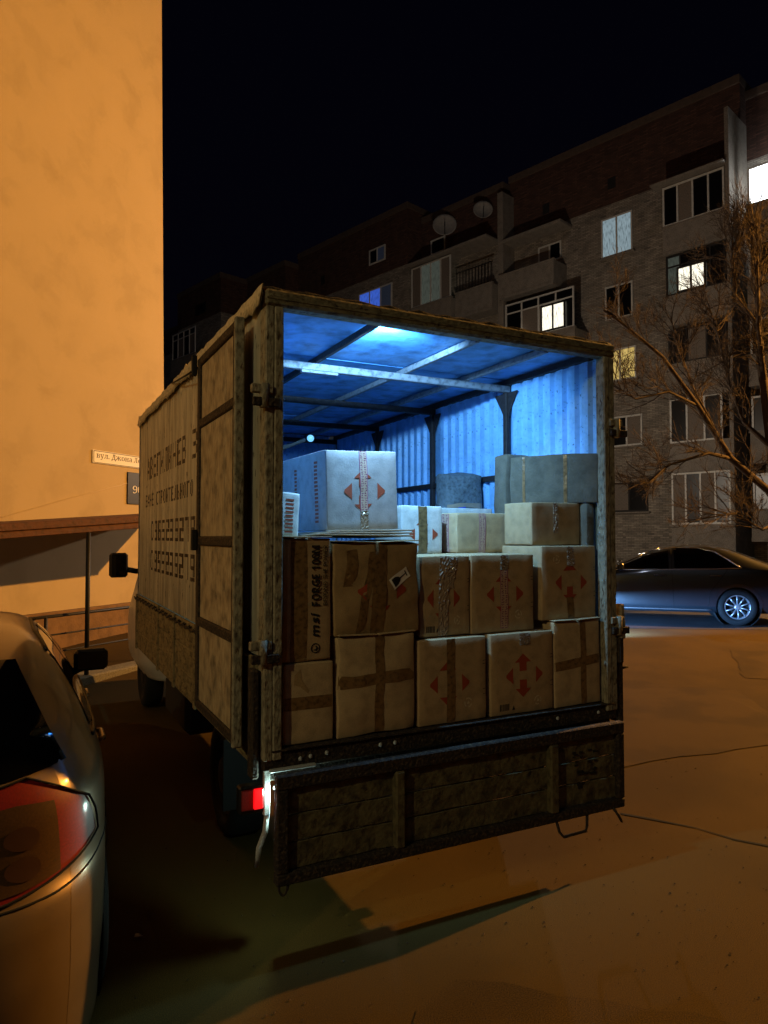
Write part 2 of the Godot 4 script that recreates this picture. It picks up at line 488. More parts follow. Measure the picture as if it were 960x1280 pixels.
# ------------------------------------------------------------------ the scene
func _ready() -> void:
	rng.seed = 4
	var cam := Camera3D.new()
	cam.name = "camera"
	cam.fov = 72.18
	cam.far = 600.0
	cam.near = 0.05
	add_child(cam)
	cam.position = Vector3(0, 1.85, 0)
	cam.rotation.x = 0.0348
	cam.current = true
	var we := WorldEnvironment.new()
	we.name = "night"
	var e := Environment.new()
	e.background_mode = Environment.BG_SKY
	var sm := ProceduralSkyMaterial.new()
	sm.sky_top_color = Color8(2, 2, 7)
	sm.sky_horizon_color = Color8(5, 4, 8)
	sm.ground_bottom_color = Color8(4, 4, 5)
	sm.ground_horizon_color = Color8(7, 6, 8)
	sm.sky_curve = 0.2
	var sky := Sky.new()
	sky.sky_material = sm
	e.sky = sky
	e.tonemap_mode = Environment.TONE_MAPPER_LINEAR
	e.tonemap_exposure = 1.0
	e.sdfgi_enabled = true
	e.ssao_enabled = true
	e.ssil_enabled = true
	we.environment = e
	add_child(we)
	var fill_light := DirectionalLight3D.new()  # added weak fill that lifts the blacks
	fill_light.name = "fill_light"
	fill_light.light_color = Color(0.85, 0.9, 1.0)
	fill_light.light_energy = 0.012
	fill_light.light_angular_distance = 0.5
	fill_light.shadow_enabled = true
	fill_light.sky_mode = DirectionalLight3D.SKY_MODE_LIGHT_ONLY
	add_child(fill_light)
	fill_light.rotation = Vector3(-0.6, -0.3, 0)

	materials()
	ground()
	yard_details()
	left_building()
	apartment_block()
	make_truck()
	cargo()
	silver_car()
	black_car()
	bare_tree(Vector3(9.5, rise(16), -16.0))
	lamps()

func ground() -> void:
	var s := st(true)
	var xs := [-150.0, -60.0, -25.0, -12.0, -8.0, -5.0, -3.0, -1.5, 0.0, 1.5, 3.0, 5.0, 8.0, 12.0, 25.0, 60.0, 150.0]
	var ds := [-120.0, -40.0, -15.0, -6.0, -2.0, 0.0, 1.5, 3.0, 4.5, 6.0, 7.5, 8.1, 8.7, 9.3, 9.9, 10.5, 11.1, 11.7, 12.3, 12.9, 15.0, 20.0, 30.0, 60.0, 180.0]
	for i in xs.size() - 1:
		for j in ds.size() - 1:
			quad(s, P(xs[i], rise(ds[j]), ds[j]), P(xs[i + 1], rise(ds[j]), ds[j]), P(xs[i + 1], rise(ds[j + 1]), ds[j + 1]), P(xs[i], rise(ds[j + 1]), ds[j + 1]), Vector3.UP)
	struct(s, "ground", M.yard, "worn sandy yard surface under the truck")
	# the darker driveway on which the black car stands
	s = st(true)
	var edge := func(x: float) -> float: return 12.55 - 0.11 * (x - 4.0) + 0.06 * sin(x * 1.3) + 0.03 * sin(x * 3.1)
	for i in 120:
		var x0 := -20.0 + i * 0.5
		var x1 := x0 + 0.5
		for k in 6:
			var f0 := k / 6.0
			var f1 := (k + 1) / 6.0
			var a: float = lerpf(edge.call(x0), 19.0 - 0.3 * x0, f0)
			var b: float = lerpf(edge.call(x1), 19.0 - 0.3 * x1, f0)
			var c: float = lerpf(edge.call(x1), 19.0 - 0.3 * x1, f1)
			var d: float = lerpf(edge.call(x0), 19.0 - 0.3 * x0, f1)
			if x0 > 16: continue
			quad(s, P(x0, rise(a) + 0.005, a), P(x1, rise(b) + 0.005, b), P(x1, rise(c) + 0.005, c), P(x0, rise(d) + 0.005, d), Vector3.UP)
	struct(s, "driveway", M.asphalt, "dark asphalt driveway under the black car")
	# a thin dark line wandering across the yard
	s = st(true)
	var pts := [Vector2(1.58, 4.75), Vector2(1.75, 4.66), Vector2(1.98, 4.52), Vector2(2.14, 4.35), Vector2(2.3, 4.26), Vector2(2.6, 4.2), Vector2(3.0, 4.0)]
	for i in pts.size() - 1:
		var w0 := 0.012 + 0.006 * sin(i * 2.1)
		var w1 := 0.012 + 0.006 * sin((i + 1) * 2.1)
		quad(s, P(pts[i].x, 0.004, pts[i].y - w0), P(pts[i + 1].x, 0.004, pts[i + 1].y - w1), P(pts[i + 1].x, 0.004, pts[i + 1].y + w1), P(pts[i].x, 0.004, pts[i].y + w0), Vector3.UP)
	struct(s, "dark_ground_line", M.dark_line, "dark line wandering over the yard behind the tailgate")

func yard_details() -> void:
	# ground shade painted as slightly darker thin sheets, and small litter
	for q in [[[1.7, 5.6], [3.9, 6.5], [4.2, 8.4], [2.9, 8.9], [1.9, 7.4]], [[3.2, 3.1], [5.4, 3.9], [4.9, 5.4], [3.1, 4.7]], [[-0.4, 2.1], [1.2, 1.9], [1.5, 2.7], [0.3, 3.0]], [[4.6, 9.0], [7.2, 8.8], [7.8, 10.2], [5.2, 10.6]]]:
		var s := st()
		var poly := PackedVector2Array()
		for i in q.size():
			var a := Vector2(q[i][0], q[i][1])
			var b := Vector2(q[(i + 1) % q.size()][0], q[(i + 1) % q.size()][1])
			for k in 8: poly.append(a.lerp(b, k / 8.0) + Vector2(rng.randfn(0, 0.03), rng.randfn(0, 0.03)))
		var idx := Geometry2D.triangulate_polygon(poly)
		for i in range(0, idx.size(), 3):
			var v := []
			for j in 3: v.append(P(poly[idx[i + j]].x, rise(poly[idx[i + j]].y) + 0.006, poly[idx[i + j]].y))
			tri(s, v[0], v[1], v[2], Vector3.UP)
		struct(s, "painted_shade_sheet", M.patch, "thin darker sheet with shade painted onto the yard paving")
	var s := st()
	var c := P(-1.13, 0.012, 3.3)
	for k in 5:
		var a := TAU * k / 5.0
		var b := TAU * (k + 1) / 5.0
		tri(s, c + Vector3(0, 0.012, 0), c + Vector3(cos(a) * 0.022, 0.006 * (k % 2), sin(a) * 0.015), c + Vector3(cos(b) * 0.022, 0.006 * ((k + 1) % 2), sin(b) * 0.015), Vector3.UP)
	tag(build(s, "paper_scrap", M.label_paper), "tiny crumpled white paper scrap on the dark ground between car and truck", "litter")
	# loose grit, too fine to count
	var base := SurfaceTool.new()
	base.begin(Mesh.PRIMITIVE_TRIANGLES)
	base.set_smooth_group(-1)
	var pts := [Vector3(1, 0, 0), Vector3(-0.5, 0, 0.87), Vector3(-0.5, 0, -0.87)]
	for k in 3: tri(base, pts[k], pts[(k + 1) % 3], Vector3(0.1, 0.7, 0.1), (pts[k] + pts[(k + 1) % 3]) + Vector3(0, 0.3, 0))
	base.generate_normals()
	var mm := MultiMesh.new()
	mm.transform_format = MultiMesh.TRANSFORM_3D
	mm.mesh = base.commit()
	mm.instance_count = 5000
	for k in 5000:
		var d := 1.2 + 9.0 * pow(rng.randf(), 1.6)
		var x := rng.randf_range(-0.6, 0.75) * d + rng.randfn(0, 0.4)
		var sc := 0.002 + 0.005 * pow(rng.randf(), 3)
		mm.set_instance_transform(k, Transform3D(Basis(Vector3.UP, rng.randf() * TAU).scaled(Vector3(sc, sc, sc) * rng.randf_range(0.8, 1.4)), P(x, rise(d) + 0.004, d)))
	var o := MultiMeshInstance3D.new()
	o.multimesh = mm
	o.material_override = M.grit
	o.name = "gravel"
	add_child(o)
	tag(o, "loose fine grit scattered over the yard", "", "", "stuff")  # darker mark at the upper left of the front

func left_building() -> void:
	# wall plane: passes (-4.04, 13) and recedes along (0.375, 0.927)
	var dirw := Vector3(0.375, 0, -0.927).normalized()
	var nrm := Vector3(0.927, 0, 0.375).normalized()
	var xf := Transform3D(Basis(dirw, Vector3.UP, dirw.cross(Vector3.UP)), P(-4.04, 0, 13.0))
	if xf.basis.z.dot(nrm) < 0: pass
	var t := thing("plastered_building", "tall pale plastered building wall lit orange beside the truck", "building", xf)
	# local x runs to the far corner (0), z outwards
	var s := st()
	var lean := -0.05
	var poly := PackedVector2Array([Vector2(-26, 0.72), Vector2(0, 0.72), Vector2(lean * 8, 17), Vector2(-26, 17)])
	prism(s, poly, Transform3D(), -9.0, 0.0)
	build(s, "wall", M.stucco, t)
	onebox("plinth", M.plinth, t, -26, 0.02, 0, 0.715, -9.0, 0.05, 0.01)
	# awning over the basement entrance, sloping a little, on a slim post
	var lx := func(p: Vector3) -> Vector3: return xf.affine_inverse() * p
	var a: Vector3 = lx.call(P(-4.75, 1.83, 7.4))
	var aw := thing("entrance_awning", "brown sloping awning on a slim post along the plastered wall", "awning", xf)
	var f0: Vector3 = lx.call(P(-4.38, 1.83, 8.0))
	var f1: Vector3 = lx.call(P(-3.42, 1.98, 9.95))
	s = st()
	var along := (f1 - f0)
	var n1 := f0 - along * 1.2
	var n2 := f1 + along.normalized() * 2.1
	# slab
	quad(s, n1 + Vector3(0, 0.12, 0), n2 + Vector3(0, 0.12, 0), Vector3(n2.x, n2.y + 0.14, 0.01), Vector3(n1.x, n1.y + 0.14, 0.01), Vector3.UP)
	quad(s, n1 + Vector3(0, 0.02, 0), n2 + Vector3(0, 0.02, 0), Vector3(n2.x, n2.y + 0.04, 0.01), Vector3(n1.x, n1.y + 0.04, 0.01), Vector3.DOWN)
	quad(s, n2 + Vector3(0, 0.02, 0), n2 + Vector3(0, 0.12, 0), Vector3(n2.x, n2.y + 0.14, 0.01), Vector3(n2.x, n2.y + 0.04, 0.01), Vector3.RIGHT)
	quad(s, n1 + Vector3(0, 0.02, 0), n1 + Vector3(0, 0.12, 0), Vector3(n1.x, n1.y + 0.14, 0.01), Vector3(n1.x, n1.y + 0.04, 0.01), Vector3.LEFT)
	build(s, "roof_slab", M.fascia, aw)
	for k in 2:
		s = st()
		var B := Basis(along.normalized(), Vector3.UP, along.normalized().cross(Vector3.UP)).orthonormalized()
		box(s, (n1 + n2) * 0.5 + Vector3(0, 0.12 if k == 0 else 0.03, 0.015 + 0.018 * (1 - k)), Vector3((n2 - n1).length(), 0.09 if k == 0 else 0.08, 0.03), 0.008, B)
		build(s, "fascia_board", M.fascia, aw)
	s = st(true)
	var pp: Vector3 = lx.call(P(-3.68, 0, 8.75))
	tube(s, [pp + Vector3(0, 0.0, 0), pp + Vector3(0, 1.9, 0)], 0.028, 10)
	build(s, "post", M.dark_steel, aw)
	# railing
	var rl := thing("railing", "black steel railing in front of the wall left of the truck", "railing", xf)
	var r0: Vector3 = lx.call(P(-4.85, 0, 6.8))
	var r1: Vector3 = lx.call(P(-3.25, 0, 10.1))
	for y in [0.885, 0.66, 0.45]:
		s = st(true)
		tube(s, [r0 + Vector3(0, y, 0), r1 + Vector3(0, y, 0)], 0.02 if y > 0.8 else 0.011, 8)
		build(s, "rail", M.dark_steel, rl)
	for k in 3:
		s = st(true)
		var q := r0.lerp(r1, 0.02 + 0.48 * k)
		tube(s, [q, q + Vector3(0, 0.89, 0)], 0.02, 8)
		build(s, "post", M.dark_steel, rl)
	# kerb along the railing
	s = st()
	var kb := (r0 + r1) * 0.5 + Vector3(0, 0.07, 0.12)
	var al := (r1 - r0).normalized()
	box(s, kb, Vector3(6.5, 0.14, 0.3), 0.02, Basis(al, Vector3.UP, al.cross(Vector3.UP)))
	struct(s, "kerb", M.concrete, "low concrete kerb at the foot of the black railing").transform = xf
	# street sign and a dark plate
	var sg := thing("street_sign", "white street name sign on the plastered wall", "sign", xf)
	var p0: Vector3 = Vector3(-2.62, 2.93, 0)
	onebox("panel", M.sign_white, sg, -1.82, -0.1, 3.04, 3.255, 0.002, 0.02, 0.004)
	s = st()
	for ed in [[-1.80, -0.12, 3.05, 3.058], [-1.80, -0.12, 3.237, 3.245], [-1.80, -1.792, 3.06, 3.235], [-0.128, -0.12, 3.06, 3.235]]:
		bx(s, ed[0], ed[1], ed[2], ed[3], 0.0205, 0.023)
	build(s, "border_line", M.ink, sg)
	lettering("lettering", "вул. Джона Леннона", "Droid Serif", sg, M.ink, Transform3D(Basis(), Vector3(-1.74, 3.105, 0.021)), 1.5, 0.115)
	var pl := thing("notice_plate", "small black notice plate below the street sign", "notice", xf)
	onebox("panel", M.black_plate, pl, -1.02, -0.5, 2.41, 2.96, 0.002, 0.022, 0.004)
	for k in 2: lettering("lettering", "90"[k], "Droid Serif", pl, M.white_ink, Transform3D(Basis(), Vector3(-0.90 + 0.13 * k, 2.60, 0.023)), 0.11, 0.13)
	s = st(true)
	tube(s, [Vector3(-6.2, 1.9, 0.012), Vector3(-3.45, 2.12, 0.012), Vector3(-2.2, 2.46, 0.012), Vector3(-1.03, 2.76, 0.012)], 0.006, 6)
	tag(build(s, "wall_cable", M.stucco), "thin cable running up the plaster to the black plate", "cable").transform = xf

func lettering(called: String, text: String, font: String, parent: Node, m: Material, xf: Transform3D, width: float, height: float, bold := false) -> MeshInstance3D:
	var f := SystemFont.new()
	f.font_names = PackedStringArray([font])
	if bold: f.font_weight = 700
	var tm := TextMesh.new()
	tm.text = text
	tm.font = f
	tm.font_size = 16
	tm.pixel_size = 0.02
	tm.depth = 0.02
	tm.curve_step = 0.3
	tm.horizontal_alignment = HORIZONTAL_ALIGNMENT_LEFT
	tm.vertical_alignment = VERTICAL_ALIGNMENT_BOTTOM
	var bb := tm.get_aabb()
	var sc := Vector3(width / maxf(bb.size.x, 0.001), height / maxf(bb.size.y, 0.001), 0.05)
	var o := MeshInstance3D.new()
	o.mesh = tm
	o.material_override = m
	o.name = called
	var loc := Transform3D(Basis.from_scale(sc), Vector3(-bb.position.x * sc.x, -bb.position.y * sc.y, 0.0005))
	o.transform = xf * loc
	parent.add_child(o, true)
	return o

# ------------------------------------------------------------------ the apartment block
func window(x0: float, x1: float, y0: float, y1: float, z: float, panes: int, frame: Material, fills: Array, split := 0.0, parent: Node = null) -> void:
	var fw := 0.07
	var s := st()
	bx(s, x0, x1, y0, y0 + fw, z, z + 0.06)
	bx(s, x0, x1, y1 - fw, y1, z, z + 0.06)
	var w := (x1 - x0) / panes
	for i in panes + 1:
		var cx := clampf(x0 + i * w, x0 + fw / 2, x1 - fw / 2)
		bx(s, cx - fw / 2, cx + fw / 2, y0 + fw, y1 - fw, z, z + 0.06)
	var yt := y1 - (y1 - y0) * split
	if split > 0.0:
		for i in panes:
			var a := clampf(x0 + i * w, x0 + fw / 2, x1 - fw / 2) + fw / 2
			var b := clampf(x0 + (i + 1) * w, x0 + fw / 2, x1 - fw / 2) - fw / 2
			bx(s, a, b, yt - 0.03, yt + 0.03, z, z + 0.055)
	var f := build(s, "window", frame, parent if parent else house)
	for i in panes:
		var a := x0 + i * w + 0.03
		var b := x0 + (i + 1) * w - 0.03
		var m: Material = M[fills[i % fills.size()]]
		var spans := [[y0 + 0.03, y1 - 0.03]] if split <= 0.0 else [[y0 + 0.03, yt], [yt, y1 - 0.03]]
		for k in spans.size():
			var mm: Material = m
			if split > 0.0 and k == 1 and not fills[i % fills.size()].begins_with("lit"): mm = M.window_glass
			var q := st()
			bx(q, a, b, spans[k][0], spans[k][1], z - 0.02, z + 0.018)
			build(q, "window_pane", mm, f)

func balcony(x0: float, x1: float, y_floor: float, y_par: float, z: float, m: Material) -> void:
	var s := st()
	bx(s, x0, x1, y_floor - 0.14, y_floor, 0, z + 0.04)
	bx(s, x0, x1, y_floor, y_par, z - 0.08, z)
	bx(s, x0, x0 + 0.08, y_floor, y_par, 0, z - 0.08)
	bx(s, x1 - 0.08, x1, y_floor, y_par, 0, z - 0.08)
	bx(s, x0 - 0.04, x1 + 0.04, y_par, y_par + 0.06, z - 0.11, z + 0.03)
	build(s, "balcony", m, house)

func apartment_block() -> void:
	var xf := Transform3D(Basis(Vector3.UP, -atan2(0.72, 0.69)), P(10.2, 0.2, 30.0))
	house = thing("apartment_block", "long dim five storey brick apartment block with balconies", "building", xf)
	var dy := -0.2
	# sections: [x0, x1, offset, roof]
	for q in [[-5.75, 5.0, 0.0, 19.4], [5.0, 16.0, -0.6, 18.95], [-11.2, -5.75, 0.5, 19.0], [-20.9, -11.2, 1.6, 19.55], [-25.2, -20.9, 2.6, 18.9], [-31.0, -25.2, 4.6, 18.8], [-44.0, -31.0, 2.0, 18.2]]:
		var s := st()
		bx(s, q[0], q[1], -0.5, 16.2, -12, q[2])
		build(s, "wall", M.pale_brick, house)
		s = st()
		bx(s, q[0] - 0.01, q[1] + 0.01, 16.2, q[3] - 0.35, -12, q[2] + 0.03)
		build(s, "attic_wall", M.red_brick, house)
		s = st()
		bx(s, q[0] - 0.03, q[1] + 0.03, q[3] - 0.35, q[3], -12, q[2] + 0.1, 0.02)
		build(s, "parapet", M.parapet_cap, house)
	# plain windows of the main section
	window(-0.83, 0.62, 13.85, 15.6, 0.01, 2, M.white_frame, ["lit_cold"])
	window(-0.68, 0.6, 11.05, 12.55, 0.01, 2, M.white_frame, ["window_glass"])
	window(-0.75, 0.72, 8.35, 9.75, 0.01, 2, M.white_frame, ["lit_yellow"])
	window(-0.45, 0.95, 5.5, 6.8, 0.01, 2, M.white_frame, ["window_glass", "curtain"])
	window(-0.5, 1.15, 2.7, 3.95, 0.01, 2, M.dark_frame, ["curtain", "window_glass"])
	var s := st()
	for w in [[-0.83, 0.62, 13.85], [-0.68, 0.6, 11.05], [-0.75, 0.72, 8.35], [-0.45, 0.95, 5.5], [-0.5, 1.15, 2.7]]:
		s = st()
		bx(s, w[0] - 0.1, w[1] + 0.1, w[2] - 0.08, w[2] - 0.01, 0, 0.16, 0.01)
		build(s, "window_sill", M.balcony_plaster, house)
	for v in [[-3.66, 17.1], [-0.32, 17.1], [-18.4, 17.2]]:
		var off := 0.04 if v[0] > -5 else 1.64
		onebox("vent", M.dark_frame, house, v[0] - 0.18, v[0] + 0.18, v[1] - 0.25, v[1] + 0.25, off - 0.03, off + 0.01)
	# column of balconies at the right of the main section
	var bz := 1.2
	balcony(2.45, 4.85, 12.85, 13.8, bz, M.balcony_plaster)
	window(2.45, 4.8, 13.86, 15.45, bz - 0.08, 4, M.white_frame, ["window_glass", "curtain", "window_glass", "window_glass"])
	onebox("balcony_roof", M.balcony_plaster, house, 2.1, 4.9, 15.5, 15.58, 0, bz + 0.35, 0.01)
	balcony(2.55, 4.85, 10.0, 11.0, bz, M.balcony_plaster)
	window(2.55, 4.8, 11.06, 12.65, bz - 0.08, 4, M.dark_frame, ["lit_dim", "window_glass", "window_glass", "window_glass"], 0.28)
	window(3.0, 4.1, 11.1, 12.1, bz + 0.0, 2, M.dark_frame, ["lit_white"])
	balcony(2.6, 4.85, 7.1, 8.3, bz, M.balcony_plaster)
	window(2.6, 4.8, 8.36, 9.7, bz - 0.08, 3, M.dark_frame, ["window_glass", "curtain"])
	balcony(2.62, 4.85, 4.25, 5.2, bz, M.balcony_plaster)
	window(2.62, 4.6, 5.26, 7.0, bz - 0.08, 3, M.white_frame, ["window_glass", "curtain", "window_glass"])
	balcony(2.65, 4.9, 0.0, 2.05, bz, M.balcony_plaster)
	window(2.65, 4.85, 2.11, 4.1, bz - 0.08, 4, M.white_frame, ["curtain", "window_glass"])
	onebox("partition_wall", M.balcony_plaster, house, 4.87, 5.02, 12.9, 17.6, -0.6, bz + 0.1, 0.01)
	onebox("partition_wall", M.balcony_plaster, house, 4.87, 5.02, 0.0, 12.88, -0.6, bz + 0.06, 0.01)
	for k in 5:
		balcony(5.35, 9.4, 1.6 + 2.85 * k - (0.4 if k == 4 else 0.0), 2.6 + 2.85 * k + (-0.1 if k == 4 else 0.0), 0.6, M.balcony_plaster)
		var y := 13.75 - 2.85 * (4 - k)
		window(5.4, 9.3, y, y + 1.6, 0.5, 5, M.white_frame, ["lit_bright", "lit_bright", "lit_dim"] if k == 4 else ["window_glass", "curtain", "window_glass"])
	# left part of the main section
	window(-4.1, -2.85, 14.5, 15.35, 0.01, 2, M.white_frame, ["curtain", "window_glass"])
	balcony(-5.6, -2.6, 13.1, 14.1, 1.1, M.balcony_plaster)
	onebox("balcony_roof", M.balcony_plaster, house, -5.7, -2.3, 15.75, 15.9, 0, 1.0, 0.02)
	balcony(-5.3, -1.5, 9.7, 10.75, bz, M.balcony_plaster)
	window(-5.2, -1.55, 10.8, 12.6, bz - 0.08, 4, M.white_frame, ["window_glass", "curtain", "curtain", "window_glass"], 0.25)
	window(-3.2, -1.95, 10.85, 12.05, bz + 0.0, 2, M.dark_frame, ["lit_white"])
	s = st(true)
	lathe(s, Vector3(-4.25, 11.2, bz + 0.14), Vector3(0, 0, 1), [[0.0, 0.06], [0.05, 0.04], [0.07, 0.0], [0.0, -0.03]], 10)
	build(s, "balcony_lamp", glow("balcony_lamp_glow", Color(1, 0.95, 0.85), 3.0), house)
	onebox("pilaster", M.balcony_plaster, house, -5.82, -5.5, 0, 18.3, 0, 0.95, 0.02)
	# recessed section with glazed and open balconies
	balcony(-11.1, -8.3, 12.7, 13.7, 1.5, M.balcony_plaster)
	window(-11.1, -8.35, 13.74, 15.9, 1.42, 4, M.white_frame, ["curtain", "lit_dim", "lit_dim", "curtain"], 0.0)
	onebox("balcony_roof", M.balcony_plaster, house, -11.2, -5.9, 16.0, 16.12, 0.4, 1.75, 0.02)
	balcony(-8.2, -5.9, 12.7, 13.85, 1.3, M.balcony_plaster)
	s = st()
	for k in 12: bx(s, -8.15 + k * 0.195, -8.12 + k * 0.195, 13.95, 14.9, 1.22, 1.25)
	bx(s, -8.2, -5.9, 14.9, 14.94, 1.2, 1.26)
	build(s, "balcony_grille", M.dark_frame, house)
	window(-10.5, -9.5, 16.7, 17.5, 0.54, 1, M.white_frame, ["window_glass"])
	for dsh in [[-9.2, 17.75, 0.62], [-6.7, 17.7, 0.48]]:
		var dish := thing("satellite_dish", "large satellite dish above the small attic window" if dsh[0] < -8 else "round satellite dish further right on the attic wall", "satellite dish", xf * Transform3D(Basis(Vector3.UP, 0.75) * Basis(Vector3.RIGHT, -0.2), Vector3(dsh[0], dsh[1], 0.95)))
		s = st(true)
		var pr := []
		for k in 7: pr.append([dsh[2] * k / 6.0, 0.16 * pow(k / 6.0, 2)])
		for k in 7: pr.append([dsh[2] * (6 - k) / 6.0, 0.16 * pow((6 - k) / 6.0, 2) + 0.015 * (1 if k < 6 else 1)])
		lathe(s, Vector3.ZERO, Vector3(0, 0, 1), pr, 20)
		build(s, "reflector", M.dish_grey, dish)
		s = st(true)
		tube(s, [Vector3(0, -dsh[2] * 0.9, 0.15), Vector3(0, -0.1, 0.55)], 0.02, 6)
		build(s, "feed_arm", M.dark_steel, dish)
		s = st(true)
		tube(s, [Vector3(0, 0, -0.01), Vector3(0, -0.1, -0.5)], 0.03, 6)
		build(s, "bracket", M.dark_steel, dish)
	for k in 3:
		var wy := 8.3 - 2.85 * k
		balcony(-5.3, -2.6, wy - 1.2, wy - 0.1, 1.2, M.balcony_plaster)
		window(-5.2, -2.65, wy, wy + 1.5, 1.12, 3, M.white_frame, ["window_glass", "curtain", "window_glass"])
		window(-10.9, -9.6, wy, wy + 1.4, 0.51, 2, M.white_frame, ["curtain", "window_glass"])
		window(-8.0, -6.7, wy, wy + 1.4, 0.51, 2, M.white_frame, ["window_glass"])
	# left sections
	window(-14.2, -12.9, 16.9, 17.75, 1.64, 2, M.white_frame, ["window_glass", "curtain_blue"])
	window(-15.1, -12.4, 13.9, 15.5, 1.61, 3, M.white_frame, ["lit_blue", "lit_blue", "curtain_blue"])
	for k in 3:
		window(-14.9, -12.9, 11.0 - k * 2.85, 12.5 - k * 2.85, 1.61, 2, M.white_frame, ["window_glass"])
		window(-19.2, -17.5, 13.9 - k * 2.85, 15.4 - k * 2.85, 1.61, 2, M.white_frame, ["window_glass"])
	balcony(-29.6, -26.3, 12.5, 13.5, 5.8, M.balcony_plaster)
	window(-29.5, -26.4, 13.55, 15.3, 5.72, 4, M.white_frame, ["window_glass", "curtain"], 0.25)
	window(-28.4, -27.0, 16.6, 17.3, 4.64, 1, M.dark_frame, ["window_glass"])

# ------------------------------------------------------------------ the truck
func corrugated(s: SurfaceTool, along0: Vector3, along1: Vector3, y0: float, y1: float, out: Vector3, pitch: float, amp: float, uv := false) -> void:
	var L := (along1 - along0).length()
	var dirv := (along1 - along0) / L
	var pts := []
	var n := int(L / pitch)
	for i in n:
		for k in [[0.0, 0.0], [0.32, 0.0], [0.44, 1.0], [0.88, 1.0]]:
			pts.append([(i + k[0]) * pitch, k[1] * amp])
	pts.append([L, 0.0])
	for i in pts.size() - 1:
		var a: Vector3 = along0 + dirv * pts[i][0] + out * pts[i][1]
		var b: Vector3 = along0 + dirv * pts[i + 1][0] + out * pts[i + 1][1]
		var v := [Vector3(a.x, y0, a.z), Vector3(b.x, y0, b.z), Vector3(b.x, y1, b.z), Vector3(a.x, y1, a.z)]
		var t := [Vector2(pts[i][0] / L, 1), Vector2(pts[i + 1][0] / L, 1), Vector2(pts[i + 1][0] / L, 0), Vector2(pts[i][0] / L, 0)]
		var nn := (v[2] - v[0] as Vector3).cross(v[1] - v[0] as Vector3)
		var order := [0, 1, 2, 0, 2, 3] if nn.dot(out) > 0 else [0, 2, 1, 0, 3, 2]
		for k in order:
			if uv: s.set_uv(t[k])
			s.add_vertex(v[k])

